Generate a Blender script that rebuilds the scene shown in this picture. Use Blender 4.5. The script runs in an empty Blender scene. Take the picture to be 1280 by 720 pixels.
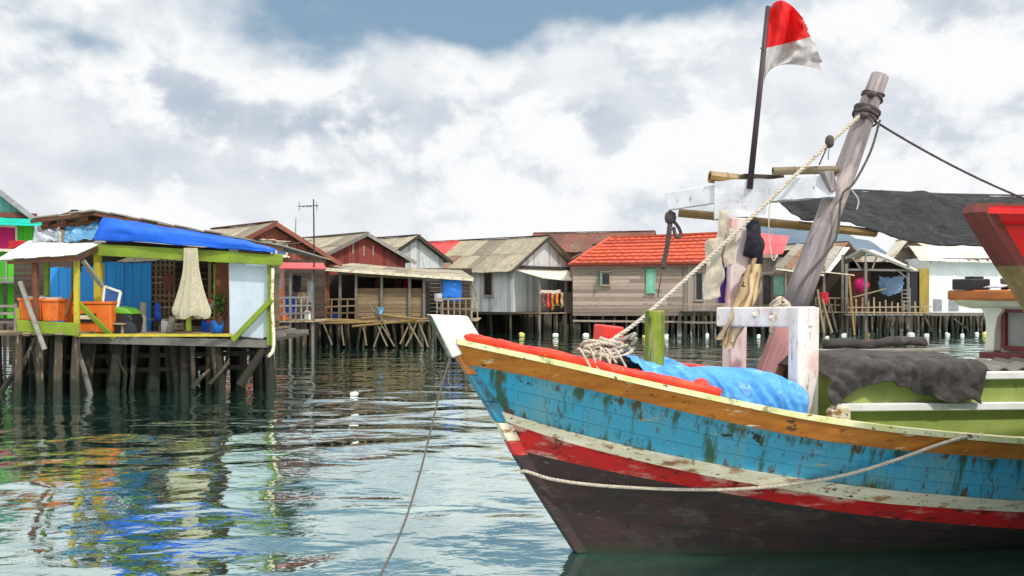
import bpy, math, random
from mathutils import Vector, Matrix, noise
random.seed(7)
R = math.radians
sc = bpy.context.scene
COL = sc.collection
F = 1229.0; EYE = 2.5
def at(px, py, Y):                      # a point at distance Y, read off the survey photograph
    return Vector(((px-640)*Y/F, Y, EYE+(370-py)*Y/F))
def srgb(r, g, b):
    f = lambda c: (c/255/12.92) if c <= 10 else ((c/255+.055)/1.055)**2.4
    return (f(r), f(g), f(b), 1)
U = random.uniform

# ------------------------------------------------------------------ materials
def mat(name, c1, c2=None, scale=(1,1,1), ns=4.0, isl=0.35, rough=.75, bump=.15, spots=(), con=1.6, metal=0, alpha=None, transl=0, tide=None):
    m = bpy.data.materials.new(name); m.use_nodes = True
    nt = m.node_tree; N = nt.nodes; L = nt.links
    b = N['Principled BSDF']; b.inputs['Roughness'].default_value = rough; b.inputs['Metallic'].default_value = metal
    c2 = c2 or tuple(min(1, x*.72) for x in c1[:3])+(1,)
    tc = N.new('ShaderNodeTexCoord'); mp = N.new('ShaderNodeMapping'); mp.inputs['Scale'].default_value = scale
    L.new(tc.outputs['Object'], mp.inputs['Vector'])
    nz = N.new('ShaderNodeTexNoise'); nz.inputs['Scale'].default_value = ns; nz.inputs['Detail'].default_value = 7; nz.inputs['Roughness'].default_value = .62
    geo = N.new('ShaderNodeNewGeometry')
    addv = N.new('ShaderNodeVectorMath'); addv.operation = 'ADD'
    cmb = N.new('ShaderNodeVectorMath'); cmb.operation = 'SCALE'; cmb.inputs[0].default_value = (17,31,23)
    L.new(geo.outputs['Random Per Island'], cmb.inputs['Scale'])
    L.new(mp.outputs[0], addv.inputs[0]); L.new(cmb.outputs[0], addv.inputs[1]); L.new(addv.outputs[0], nz.inputs['Vector'])
    mr = N.new('ShaderNodeMath'); mr.operation = 'MULTIPLY_ADD'; mr.inputs[1].default_value = con*2; mr.inputs[2].default_value = .5-con
    L.new(nz.outputs['Fac'], mr.inputs[0]); 
    mx = N.new('ShaderNodeMix'); mx.inputs['Factor'].default_value = isl; mx.clamp_factor = True
    L.new(mr.outputs[0], mx.inputs['A']); L.new(geo.outputs['Random Per Island'], mx.inputs['B'])
    cl = N.new('ShaderNodeClamp'); L.new(mx.outputs['Result'], cl.inputs['Value'])
    cm = N.new('ShaderNodeMix'); cm.data_type = 'RGBA'
    cm.inputs['A'].default_value = c1; cm.inputs['B'].default_value = c2
    L.new(cl.outputs[0], cm.inputs['Factor'])
    cur = cm.outputs['Result']
    if isl >= .3:                                   # one board or sheet in ten is older and darker
        h1 = N.new('ShaderNodeMath'); h1.operation = 'MULTIPLY'; h1.inputs[1].default_value = 13.7; L.new(geo.outputs['Random Per Island'], h1.inputs[0])
        h2 = N.new('ShaderNodeMath'); h2.operation = 'FRACT'; L.new(h1.outputs[0], h2.inputs[0])
        h3 = N.new('ShaderNodeMath'); h3.operation = 'GREATER_THAN'; h3.inputs[1].default_value = .88; L.new(h2.outputs[0], h3.inputs[0])
        h4 = N.new('ShaderNodeMath'); h4.operation = 'MULTIPLY'; h4.inputs[1].default_value = .55; L.new(h3.outputs[0], h4.inputs[0])
        pm = N.new('ShaderNodeMix'); pm.data_type = 'RGBA'; pm.inputs['B'].default_value = tuple(x*.5 for x in c2[:3])+(1,)
        L.new(h4.outputs[0], pm.inputs['Factor']); L.new(cur, pm.inputs['A']); cur = pm.outputs['Result']
    for (sc_, st, lo, hi, col, *ek) in spots:
        mp2 = N.new('ShaderNodeMapping'); mp2.inputs['Scale'].default_value = st; L.new(tc.outputs['Object'], mp2.inputs['Vector'])
        n2 = N.new('ShaderNodeTexNoise'); n2.inputs['Scale'].default_value = sc_; n2.inputs['Detail'].default_value = 5; n2.inputs['Roughness'].default_value = .65
        L.new(mp2.outputs[0], n2.inputs['Vector'])
        r = N.new('ShaderNodeMapRange'); r.inputs['From Min'].default_value = lo; r.inputs['From Max'].default_value = hi
        if ek:
            at_ = N.new('ShaderNodeAttribute'); at_.attribute_name = 'wear'
            ma = N.new('ShaderNodeMath'); ma.operation = 'MULTIPLY_ADD'; ma.inputs[1].default_value = ek[0]
            L.new(at_.outputs['Fac'], ma.inputs[0]); L.new(n2.outputs['Fac'], ma.inputs[2]); L.new(ma.outputs[0], r.inputs['Value'])
        else: L.new(n2.outputs['Fac'], r.inputs['Value'])
        q = N.new('ShaderNodeMix'); q.data_type = 'RGBA'; q.inputs['B'].default_value = col
        L.new(r.outputs[0], q.inputs['Factor']); L.new(cur, q.inputs['A']); cur = q.outputs['Result']
    if tide:                                        # algae line left by the tide
        sx = N.new('ShaderNodeSeparateXYZ'); L.new(tc.outputs['Object'], sx.inputs[0])
        tn = N.new('ShaderNodeMath'); tn.operation = 'MULTIPLY_ADD'; tn.inputs[1].default_value = tide[1]; L.new(nz.outputs['Fac'], tn.inputs[0]); L.new(sx.outputs['Z'], tn.inputs[2])
        tr_ = N.new('ShaderNodeMapRange'); tr_.inputs['From Min'].default_value = tide[0]+tide[1]*.35; tr_.inputs['From Max'].default_value = tide[0]+tide[1]*.65; tr_.inputs['To Min'].default_value = .9; tr_.inputs['To Max'].default_value = 0; L.new(tn.outputs[0], tr_.inputs['Value'])
        q = N.new('ShaderNodeMix'); q.data_type = 'RGBA'; q.inputs['B'].default_value = tide[2]; L.new(tr_.outputs[0], q.inputs['Factor']); L.new(cur, q.inputs['A']); cur = q.outputs['Result']
    L.new(cur, b.inputs['Base Color'])
    if bump:
        bp = N.new('ShaderNodeBump'); bp.inputs['Strength'].default_value = bump; bp.inputs['Distance'].default_value = .03
        L.new(nz.outputs['Fac'], bp.inputs['Height']); L.new(bp.outputs[0], b.inputs['Normal'])
    if alpha is not None:
        wv = N.new('ShaderNodeTexNoise'); wv.inputs['Scale'].default_value = 22; L.new(tc.outputs['Object'], wv.inputs['Vector'])
        r = N.new('ShaderNodeMapRange'); r.inputs['From Min'].default_value = .3; r.inputs['From Max'].default_value = .7
        r.inputs['To Min'].default_value = alpha[0]; r.inputs['To Max'].default_value = alpha[1]
        L.new(wv.outputs['Fac'], r.inputs['Value']); L.new(r.outputs[0], b.inputs['Alpha'])
    if transl:
        t = N.new('ShaderNodeBsdfTranslucent'); L.new(cur, t.inputs['Color'])
        ms = N.new('ShaderNodeMixShader'); ms.inputs['Fac'].default_value = transl
        L.new(b.outputs[0], ms.inputs[1]); L.new(t.outputs[0], ms.inputs[2]); L.new(ms.outputs[0], N['Material Output'].inputs['Surface'])
    return m

G = srgb
rust = G(95,58,32); dirt = G(60,50,38); moss = G(62,84,30)
M = {}
M['hull_blue'] = mat('hull_blue', G(44,156,198), G(84,150,172), (1,1,.6), 1.6, 0, .55, .1,
    [(1.6,(1,.6,.7),.5,.66,G(104,156,168)), (4,(1.7,.6,.22),.60,.69,G(54,88,66),.10), (8,(1.5,1,.3),.64,.71,G(88,66,36),.11), (2.2,(.45,1,3.2),.63,.67,G(160,160,138)), (15,(2.4,3,.2),.63,.72,G(38,92,104),.08), (3.0,(1,1,1.1),.665,.70,G(34,44,34),.03)])
M['seam_blue'] = mat('seam_blue', G(40,104,128), G(48,78,84), (1,1,1), 4, 0, .7, .1, [(5,(1,1,1),.5,.6,G(34,48,44))])
M['hull_red'] = mat('hull_red', G(204,26,28), G(166,30,28), (1,1,1.5), 3, 0, .55, .1,
    [(3,(.6,1,2),.58,.7,G(206,150,138),.07), (6,(.7,1,1.5),.58,.68,G(105,28,24),.06), (10,(1,1,1),.65,.69,G(70,36,30),.05)])
M['hull_dark'] = mat('hull_dark', G(48,37,38), G(66,46,44), (1,1,1.4), 2.5, 0, .8, .25, [(3,(.6,1,1.6),.54,.72,G(88,78,70)), (2.5,(.8,1,2),.52,.66,G(48,46,42)), (16,(.3,1,2.4),.62,.72,G(104,92,84)), (9,(1,1,1),.62,.7,G(40,30,30))], tide=(.07,.16,G(46,56,38)))
M['ochre'] = mat('ochre', G(190,120,36), G(160,90,26), (.7,.7,3), 4, 0, .5, .12, [(3,(.7,.7,2),.57,.68,G(150,88,26)), (7,(.8,.8,1.4),.62,.67,G(82,52,26)), (6,(.5,.5,3),.64,.68,G(215,205,175))])
M['strake_white'] = mat('strake_white', G(226,218,196), G(200,188,158), (.7,.7,3), 4, 0, .6, .1, [(5,(.8,.8,2),.55,.64,G(150,108,66)), (13,(1,1,2),.6,.65,G(70,58,44))])
M['gun_white'] = mat('gun_white', G(232,226,190), G(206,204,130), (.8,.8,1), 5, 0, .6, .1, [(6,(1,1,1),.56,.66,G(128,124,76)), (12,(1,1,1),.6,.66,G(90,70,40))])
M['rail_red'] = mat('rail_red', G(222,34,22), G(228,64,24), (1,1,1), 5, 0, .6, .3, [(5,(.7,1,1),.62,.7,G(232,150,60)), (9,(1,1,1),.66,.72,G(230,215,190))])
M['plain_red'] = mat('plain_red', G(222,52,40), G(200,40,34), (1,1,1), 4, .1, .5, .1, [(8,(1,1,1),.62,.7,G(140,56,40))])
M['white_post'] = mat('white_post', G(232,228,224), G(208,198,194), (2,2,.5), 4, .1, .65, .15, [(3,(1,1,.6),.52,.72,G(206,158,152)), (9,(2,2,.5),.6,.68,G(140,116,108)), (6,(3,3,.3),.63,.67,G(110,98,90))])
M['pink_post'] = mat('pink_post', G(222,206,202), G(200,180,176), (2,2,.5), 4, .1, .7, .15, [(4,(1,1,.5),.5,.7,G(196,128,122)), (9,(2,2,.5),.62,.72,G(126,104,98))])
M['white_paint'] = mat('white_paint', G(226,226,222), G(205,205,200), (1,1,1), 4, .1, .6, .08, [(5,(1,1,.6),.64,.74,G(150,150,140)), (11,(1,1,.6),.7,.75,G(110,100,84))])
M['beam_wrap'] = mat('beam_wrap', G(214,216,220), G(184,186,192), (1,1,1), 3, 0, .75, .15, [(4,(1,1,1),.58,.72,G(160,160,166)), (9,(1,1,.4),.62,.68,G(120,114,108))])
M['stem_white'] = mat('stem_white', G(222,222,214), G(198,200,194), (1,1,1), 5, 0, .65, .12, [(4,(1,1,1),.66,.76,G(150,150,140)), (13,(1,1,1),.68,.74,G(120,118,108))])
M['stem_shaded'] = mat('stem_shaded', G(96,104,88), G(60,70,52), (1,1,1), 6, 0, .85, .25, [(5,(1,1,1),.56,.7,G(160,164,150))])
M['stem_blue'] = mat('stem_blue', G(36,130,166), G(48,108,128), (1,1,.6), 4, 0, .55, .12, [(5,(1,1,.5),.54,.64,G(40,64,52)), (8,(1,1,.6),.6,.68,G(98,86,40))])
M['mast_wood'] = mat('mast_wood', G(150,142,142), G(112,100,102), (5,5,.35), 5, 0, .8, .3, [(5,(4,4,.3),.56,.68,G(86,74,72)), (3,(1,1,.4),.56,.7,G(186,172,166)), (9,(5,5,.16),.6,.66,G(52,46,46))])
M['mast_pink'] = mat('mast_pink', G(178,128,122), G(142,98,96), (5,5,.35), 5, 0, .8, .3)
M['grey_wood'] = mat('grey_wood', G(152,148,142), G(112,106,98), (1,1,1), 6, .3, .85, .2, [(4,(1,1,1),.62,.74,G(80,72,62))])
M['bamboo'] = mat('bamboo', G(182,152,88), G(140,108,58), (1,1,1), 5, .3, .5, .1)
M['bamboo_grey'] = mat('bamboo_grey', G(164,150,118), G(116,102,76), (1,1,1), 5, .5, .7, .1)
M['rope'] = mat('rope', G(208,198,182), G(158,144,126), (1,1,1), 30, .2, .9, .3)
M['rope_dark'] = mat('rope_dark', G(92,80,80), G(60,50,52), (1,1,1), 30, .2, .9, .3)
M['rope_grey'] = mat('rope_grey', G(98,92,82), G(70,66,58), (1,1,1), 30, .2, .9, .3)
M['tarp_blue'] = mat('tarp_blue', G(84,158,224), G(58,132,208), (1,1,1), 4, 0, .7, .15, [(5,(1,1,1),.56,.7,G(136,188,230)), (9,(1,1,1),.64,.7,G(52,104,170))])
M['hang_blue'] = mat('hang_blue', G(0,98,216), G(0,80,196), (1,1,1), 3, 0, .55, .1)
M['wall_blue'] = mat('wall_blue', G(30,150,228), G(30,134,210), (1,1,.5), 2.5, .1, .65, .06, [(4,(1,1,.4),.64,.78,G(60,142,190))])
M['bright_blue'] = mat('bright_blue', G(24,118,214), G(18,98,190), (1,1,1), 3, .1, .5, .1)
M['tarp_black'] = mat('tarp_black', G(66,60,56), G(40,37,36), (1,1,1), 7, 0, .8, .4, [(5,(1,1,1),.56,.72,G(84,76,70))])
M['net_black'] = mat('net_black', G(32,35,38), G(20,22,25), (.5,7,7), 6, 0, .9, .3, [(7,(.3,6,6),.56,.7,G(76,80,82)), (3,(1,1,1),.56,.7,G(24,26,29))], alpha=(.86,1.0))
M['olive'] = mat('olive', G(126,148,28), G(100,118,26), (1,1,1), 2, .1, .7, .1, [(3,(.6,1,1.4),.56,.7,G(92,100,44)), (8,(.6,1,1.6),.6,.68,G(120,108,70))])
M['cabin_green'] = mat('cabin_green', G(158,170,92), G(134,150,76), (1,1,.7), 3, 0, .5, .06, [(5,(1,1,.6),.64,.74,G(96,108,56)), (11,(1,1,.6),.7,.74,G(190,186,150))])
M['bitt_green'] = mat('bitt_green', G(124,142,30), G(84,104,24), (3,3,.6), 4, 0, .8, .3, [(3,(2,2,.5),.52,.64,G(150,140,86)), (6,(2,2,.6),.56,.66,G(62,66,34)), (14,(1,1,1),.6,.68,G(96,110,40))])
M['yellow'] = mat('yellow', G(196,174,40), G(150,142,40), (2,2,.5), 3, .3, .65, .1, [(5,(2,2,.6),.6,.7,G(120,120,40))])
M['yellow_wall'] = mat('yellow_wall', G(164,140,48), G(140,118,44), (1,1,.6), 3, .2, .7, .05)
M['orange'] = mat('orange', G(224,116,34), G(196,88,24), (1,1,.7), 2.4, .1, .55, .06, [(4,(1,1,.7),.57,.7,G(160,84,36)), (9,(1,1,.6),.62,.7,G(210,150,90))])
M['deck_wood'] = mat('deck_wood', G(170,150,118), G(122,104,80), (1,1,1), 3, .6, .85, .15)
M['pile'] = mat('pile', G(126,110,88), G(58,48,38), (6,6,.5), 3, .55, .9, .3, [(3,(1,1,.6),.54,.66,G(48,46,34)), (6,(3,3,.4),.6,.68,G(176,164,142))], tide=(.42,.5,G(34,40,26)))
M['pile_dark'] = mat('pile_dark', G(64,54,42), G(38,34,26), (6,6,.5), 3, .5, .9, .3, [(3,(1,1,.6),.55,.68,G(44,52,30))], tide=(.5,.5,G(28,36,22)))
M['plank_grey'] = mat('plank_grey', G(172,154,140), G(118,102,90), (.8,.8,9), 2.2, .55, .9, .2, [(2.2,(.6,.6,2),.6,.72,G(92,78,66))])
M['plank_vert'] = mat('plank_vert', G(164,152,140), G(118,106,96), (9,9,.8), 2.2, .5, .9, .2)
M['plank_brown'] = mat('plank_brown', G(150,128,98), G(102,84,60), (.8,.8,9), 2.2, .55, .9, .2)
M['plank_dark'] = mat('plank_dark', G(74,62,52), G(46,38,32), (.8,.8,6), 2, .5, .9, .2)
M['plank_red'] = mat('plank_red', G(142,62,52), G(104,48,42), (9,9,.8), 2, .45, .85, .15)
M['brown'] = mat('brown', G(116,70,46), G(84,50,34), (1,1,1), 3, .4, .85, .1)
M['redbrown'] = mat('redbrown', G(150,84,66), G(110,60,48), (1,1,1), 3, .4, .85, .1)
M['wall_grey'] = mat('wall_grey', G(196,196,194), G(168,170,170), (9,9,.7), 2, .35, .85, .08, [(2,(1,1,.4),.6,.75,G(130,130,126))])
M['wall_white'] = mat('wall_white', G(226,230,228), G(206,210,210), (1,1,.4), 1.5, .2, .8, .05, [(1.2,(1,1,.3),.6,.8,G(186,188,182))])
M['wall_teal'] = mat('wall_teal', G(120,196,184), G(104,176,168), (6,6,.7), 2, .2, .7, .05)
M['turq'] = mat('turq', G(0,196,170), G(0,170,150), (1,1,1), 2, .2, .5, .05)
M['wall_green'] = mat('wall_green', G(82,190,26), G(66,166,26), (6,6,.7), 2, .3, .7, .05)
M['roof_tan'] = mat('roof_tan', G(162,152,128), G(116,108,92), (2,2,2), 1.6, .42, .9, .15, [(1.3,(1,1,1),.56,.74,G(98,92,76)), (5,(1,1,1),.64,.75,G(190,180,150))])
M['roof_grey'] = mat('roof_grey', G(158,152,138), G(118,112,102), (2,2,2), 1.6, .42, .9, .15, [(1.3,(1,1,1),.6,.74,G(92,86,76))])
M['roof_pale'] = mat('roof_pale', G(226,222,206), G(192,186,164), (2,2,2), 1.4, .3, .7, .1, [(1.4,(1,1,1),.6,.78,G(160,140,108))])
M['roof_orange'] = mat('roof_orange', G(200,86,54), G(168,68,44), (1,1,1), 1.5, .3, .85, .1, [(1.2,(1,1,1),.54,.72,G(160,70,50)), (3,(.6,1,2),.6,.72,G(206,130,96)), (6,(1,1,1),.64,.72,G(110,60,46))])
M['roof_rust'] = mat('roof_rust', G(142,104,76), G(104,78,62), (1,1,1), 2, .3, .9, .1, [(2,(1,1,1),.55,.7,G(120,112,100))])
M['roof_red'] = mat('roof_red', G(222,44,32), G(200,36,28), (1,1,1), 2, .3, .6, .05)
M['roof_yellow'] = mat('roof_yellow', G(226,212,60), G(206,190,60), (1,1,1), 2, .3, .6, .05)
M['roof_pink'] = mat('roof_pink', G(214,84,88), G(180,60,66), (1,1,1), 2, .5, .7, .05)
M['roof_brown'] = mat('roof_brown', G(120,72,54), G(84,52,42), (1,1,1), 2, .4, .85, .1)
M['awning_pink'] = mat('awning_pink', G(216,84,84), G(190,64,64), (1,1,1), 2, .3, .6, .05)
M['tin_white'] = mat('tin_white', G(236,236,228), G(214,212,200), (1,1,1), 2, .25, .5, .05, [(3,(1,1,1),.66,.8,G(180,160,130))])
M['panel_white'] = mat('panel_white', G(196,206,216), G(176,188,202), (1,1,.5), 1.4, 0, .6, .06, [(2.5,(1.4,1,.4),.6,.74,G(172,180,182)), (9,(2,1,.5),.66,.72,G(130,122,104))])
M['dark'] = mat('dark', G(30,28,30), G(20,19,20), (1,1,1), 3, .3, .5, .05)
M['glass_dark'] = mat('glass_dark', G(34,40,46), G(22,26,30), (1,1,1), 2, .2, .15, 0)
M['glass_green'] = mat('glass_green', G(120,176,150), G(90,150,130), (1,1,1), 2, .2, .3, 0)
M['glass_blue'] = mat('glass_blue', G(60,96,150), G(48,80,130), (1,1,1), 2, .2, .2, 0)
M['cloth_cream'] = mat('cloth_cream', G(242,232,214), G(222,206,182), (1,1,1), 6, .3, .9, .25, transl=.25)
M['cloth_tan'] = mat('cloth_tan', G(218,194,154), G(178,146,104), (4,4,.6), 6, .5, .9, .25)
M['cloth_dark'] = mat('cloth_dark', G(44,36,58), G(30,28,36), (1,1,1), 6, .3, .9, .25)
M['cloth_purple'] = mat('cloth_purple', G(84,40,150), G(60,30,120), (1,1,1), 6, .3, .9, .2)
M['cloth_pink'] = mat('cloth_pink', G(240,30,130), G(214,22,110), (1,1,1), 6, .3, .8, .2)
M['cloth_red'] = mat('cloth_red', G(214,28,44), G(190,20,36), (1,1,1), 6, .3, .8, .2)
M['cloth_white'] = mat('cloth_white', G(222,222,224), G(196,196,202), (1,1,1), 6, .3, .85, .2)
M['cloth_sky'] = mat('cloth_sky', G(150,176,204), G(120,150,186), (1,1,1), 5, .3, .85, .2)
M['cloth_blue'] = mat('cloth_blue', G(24,84,190), G(20,66,160), (1,1,1), 5, .3, .85, .2)
M['flag_red'] = mat('flag_red', G(224,26,26), G(206,20,22), (1,1,1), 4, 0, .8, .15, transl=.3)
M['flag_white'] = mat('flag_white', G(204,198,194), G(176,170,170), (1,1,1), 4, 0, .8, .15, [(4,(1,1,1),.64,.76,G(176,160,140))], transl=.3)
M['pole_dark'] = mat('pole_dark', G(62,44,52), G(44,32,38), (4,4,.5), 5, 0, .6, .15)
M['fish_net'] = mat('fish_net', G(228,220,196), G(206,196,166), (6,6,.7), 6, 0, .9, .4, transl=.3, alpha=(.55,.86))
M['plastic_clear'] = mat('plastic_clear', G(190,196,204), G(140,146,158), (1,1,1), 6, .2, .3, .5, [(5,(1,1,1),.55,.66,G(96,98,110))])
M['plastic_blue'] = mat('plastic_blue', G(100,158,196), G(60,116,160), (1,1,1), 6, .2, .3, .5, [(6,(1,1,1),.56,.66,G(190,206,214))])
M['wine'] = mat('wine', G(112,24,34), G(90,20,28), (1,1,1), 4, 0, .45, .05)
M['orange_brown'] = mat('orange_brown', G(192,112,34), G(160,86,28), (.8,.8,2), 4, 0, .5, .1)
M['bow_rust'] = mat('bow_rust', G(120,44,38), G(92,44,36), (1,1,1), 4, 0, .75, .25, [(4,(1,1,1),.6,.7,G(70,44,34))])
M['bow_moss'] = mat('bow_moss', G(150,124,80), G(112,92,58), (1,1,1), 5, 0, .85, .25, [(4,(1,1,1),.58,.7,G(70,66,40))])
M['bow_red'] = mat('bow_red', G(236,24,26), G(206,20,22), (1,1,1), 3, 0, .4, .06, [(4,(1,1,1),.7,.76,G(140,90,60))])
M['metal_grey'] = mat('metal_grey', G(150,150,152), G(120,120,122), (1,1,1), 4, .2, .5, .05)
M['float_white'] = mat('float_white', G(232,232,228), G(212,212,206), (1,1,1), 3, .2, .4, 0)
M['float_yellow'] = mat('float_yellow', G(226,214,130), G(206,190,100), (1,1,1), 3, .2, .4, 0)
M['float_orange'] = mat('float_orange', G(240,70,36), G(222,56,30), (1,1,1), 3, .1, .4, 0)
M['green_plant'] = mat('green_plant', G(70,110,40), G(50,84,30), (1,1,1), 5, .6, .7, .05)
M['gunmetal'] = mat('gunmetal', G(52,54,60), G(36,38,42), (1,1,1), 4, .2, .4, .05)
M['green_hood'] = mat('green_hood', G(110,170,50), G(90,150,44), (1,1,1), 3, .2, .35, 0)
M['mud'] = mat('mud', G(58,50,40), G(40,36,28), (1,1,1), 1.2, 0, .9, .3)
M['hazed_hill'] = mat('hazed_hill', G(92,108,122), G(78,94,108), (1,1,1), .02, 0, 1, 0)  # distance haze is put into this blue-grey colour

# ------------------------------------------------------------------ mesh builder
XF = {}                                            # world matrix of every root (and of its parts)
class MB:
    def __init__(s): s.v = []; s.f = []; s.m = []
    def face(s, idx, m=0): s.f.append(tuple(idx)); s.m.append(m)
    def poly(s, pts, m=0):
        n = len(s.v); s.v += [Vector(p) for p in pts]; s.face(range(n, n+len(pts)), m)
    def prism(s, pts, d, m=0):                     # polygon pts pushed along d: a closed slab
        n = len(s.v); k = len(pts); d = Vector(d)
        s.v += [Vector(p) for p in pts] + [Vector(p)+d for p in pts]
        s.face(range(n, n+k), m); s.face(range(n+2*k-1, n+k-1, -1), m)
        for i in range(k):
            j = (i+1) % k; s.face((n+i, n+k+i, n+k+j, n+j), m)
    def box(s, lo, hi, m=0):
        (x0,y0,z0),(x1,y1,z1) = lo, hi
        s.prism([(x0,y0,z0),(x0,y1,z0),(x1,y1,z0),(x1,y0,z0)], (0,0,z1-z0), m)
    def bar(s, a, b, w, h, up=(0,0,1), m=0):       # squared timber from a to b
        a, b = Vector(a), Vector(b); t = (b-a).normalized(); up = Vector(up)
        if abs(t.dot(up)) > .97: up = Vector((0,1,0))
        x = t.cross(up).normalized()*w/2; y = x.cross(t).normalized()*h/2
        s.prism([a-x-y, a+x-y, a+x+y, a-x+y], b-a, m)
    def tube(s, pts, r, n=8, m=0, r1=None, cap=True):
        pts = [Vector(p) for p in pts]; k = len(pts); base = len(s.v); prev = None
        for i, p in enumerate(pts):
            t = (pts[min(i+1,k-1)]-pts[max(i-1,0)]).normalized()
            if prev is None:
                ref = Vector((0,0,1)) if abs(t.z) < .9 else Vector((1,0,0)); x = t.cross(ref).normalized()
            else:
                x = (prev - t*prev.dot(t)).normalized()
            prev = x; y = t.cross(x)
            rr = r if r1 is None else r+(r1-r)*i/(k-1)
            for j in range(n):
                a = 2*math.pi*j/n; s.v.append(p+(x*math.cos(a)+y*math.sin(a))*rr)
        for i in range(k-1):
            for j in range(n):
                j2 = (j+1) % n; s.face((base+i*n+j, base+i*n+j2, base+(i+1)*n+j2, base+(i+1)*n+j), m)
        if cap:
            s.face([base+j for j in range(n-1,-1,-1)], m); s.face([base+(k-1)*n+j for j in range(n)], m)
    def lathe(s, prof, c, n=12, m=0, axis=None):
        base = len(s.v); c = Vector(c); k = len(prof)
        q = Vector((0,0,1)).rotation_difference(Vector(axis).normalized()) if axis else None
        for r, z in prof:
            for j in range(n):
                a = 2*math.pi*j/n; p = Vector((r*math.cos(a), r*math.sin(a), z))
                if q: p = q @ p
                s.v.append(c+p)
        for i in range(k-1):
            for j in range(n):
                j2 = (j+1) % n; s.face((base+i*n+j, base+i*n+j2, base+(i+1)*n+j2, base+(i+1)*n+j), m)
        s.face([base+j for j in range(n-1,-1,-1)], m); s.face([base+(k-1)*n+j for j in range(n)], m)
    def grid(s, fn, nu, nv, m=0, mf=None):
        base = len(s.v)
        for i in range(nu+1):
            for j in range(nv+1): s.v.append(Vector(fn(i/nu, j/nv)))
        for i in range(nu):
            for j in range(nv):
                a = base+i*(nv+1)+j; s.face((a, a+nv+1, a+nv+2, a+1), mf(i/nu, j/nv) if mf else m)
    def build(s, name, mats, parent=None, world=False, smooth=False, bevel=0, solid=0, label=None):
        if not isinstance(mats, (list, tuple)): mats = [mats]
        me = bpy.data.meshes.new(name)
        T = XF[parent.name].inverted() if (parent is not None and world) else None
        me.from_pydata([(T @ v) if T else v for v in s.v], [], s.f)
        for mm in mats: me.materials.append(M[mm] if isinstance(mm, str) else mm)
        if len(mats) > 1: me.polygons.foreach_set('material_index', s.m)
        if smooth: me.polygons.foreach_set('use_smooth', [True]*len(me.polygons))
        me.update(); me.validate()
        o = bpy.data.objects.new(name, me); COL.objects.link(o)
        if parent is not None:
            o.parent = parent; XF[o.name] = XF[parent.name]
        else: XF[o.name] = Matrix.Identity(4)
        if solid:
            md = o.modifiers.new('thick','SOLIDIFY'); md.thickness = solid; md.offset = 0
        if bevel:
            md = o.modifiers.new('bevel','BEVEL'); md.width = bevel; md.segments = 2; md.limit_method = 'ANGLE'
        if label: o['label'] = label
        return o

def tag(o, label=None, cat=None, group=None, kind=None):
    if label: o['label'] = label
    if cat: o['category'] = cat
    if group: o['group'] = group
    if kind: o['kind'] = kind
    return o
def thing(name, label, cat, loc=(0,0,0), rz=0, group=None):
    o = bpy.data.objects.new(name, None); COL.objects.link(o); o.empty_display_size = .2
    o.location = loc; o.rotation_euler = (0,0,rz)
    XF[o.name] = Matrix.Translation(Vector(loc)) @ Matrix.Rotation(rz, 4, 'Z')
    return tag(o, label, cat, group)
def solo(mb, name, mats, label, cat, group=None, **kw):    # a thing that is one mesh, its origin at its base
    xs = [v.x for v in mb.v]; ys = [v.y for v in mb.v]; zs = [v.z for v in mb.v]
    c = Vector(((min(xs)+max(xs))/2, (min(ys)+max(ys))/2, min(zs)))
    mb.v = [v-c for v in mb.v]
    o = mb.build(name, mats, **kw); o.location = c; XF[o.name] = Matrix.Translation(c)
    return tag(o, label, cat, group)
def copy_tree(o, parent=None):
    c = o.copy(); COL.objects.link(c)
    if parent is not None: c.parent = parent
    for ch in list(o.children): copy_tree(ch, c)
    return c

def crom(pts, n=6):
    P = [Vector(p) for p in pts]; out = []
    for i in range(len(P)-1):
        p0 = P[i-1] if i else P[0]*2-P[1]; p1, p2 = P[i], P[i+1]; p3 = P[i+2] if i+2 < len(P) else P[-1]*2-P[-2]
        for k in range(n):
            t = k/n; out.append(.5*((2*p1)+(p2-p0)*t+(2*p0-5*p1+4*p2-p3)*t*t+(3*p1-p0-3*p2+p3)*t**3))
    out.append(P[-1]); return out
def sag(a, b, d, n=14):
    a, b = Vector(a), Vector(b); return [a.lerp(b, i/n)-Vector((0,0,d*4*(i/n)*(1-i/n))) for i in range(n+1)]
def rope(pts, r, strands=3, pitch=.12, n=5, mb=None, step=None):
    mb = mb or MB(); pts = [Vector(p) for p in pts]
    d = [0]
    for i in range(1, len(pts)): d.append(d[-1]+(pts[i]-pts[i-1]).length)
    step = step or pitch/5; k = max(2, int(d[-1]/step)); out = [[] for _ in range(strands)]; j = 0
    for i in range(k+1):
        s_ = d[-1]*i/k
        while j < len(d)-2 and d[j+1] < s_: j += 1
        f = (s_-d[j])/max(1e-6, d[j+1]-d[j]); p = pts[j].lerp(pts[j+1], min(1,f)); t = (pts[j+1]-pts[j]).normalized()
        ref = Vector((0,0,1)) if abs(t.z) < .9 else Vector((1,0,0)); x = t.cross(ref).normalized(); y = t.cross(x)
        for q in range(strands):
            a = 2*math.pi*(s_/pitch+q/strands); out[q].append(p+(x*math.cos(a)+y*math.sin(a))*r*.55)
    for q in out: mb.tube(q, r*.56, n)
    return mb
def lerpt(tab, u):                                  # piecewise-linear table with a little smoothing
    if u <= tab[0][0]: return tab[0][1]+(u-tab[0][0])*(tab[1][1]-tab[0][1])/(tab[1][0]-tab[0][0])
    for (a, za), (b, zb) in zip(tab, tab[1:]):
        if u <= b: return za+(zb-za)*(u-a)/(b-a)
    return tab[-1][1]
def smt(tab, u, w=.25): return sum(lerpt(tab, u+w*k) for k in (-1,-.5,0,.5,1))/5
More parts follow.
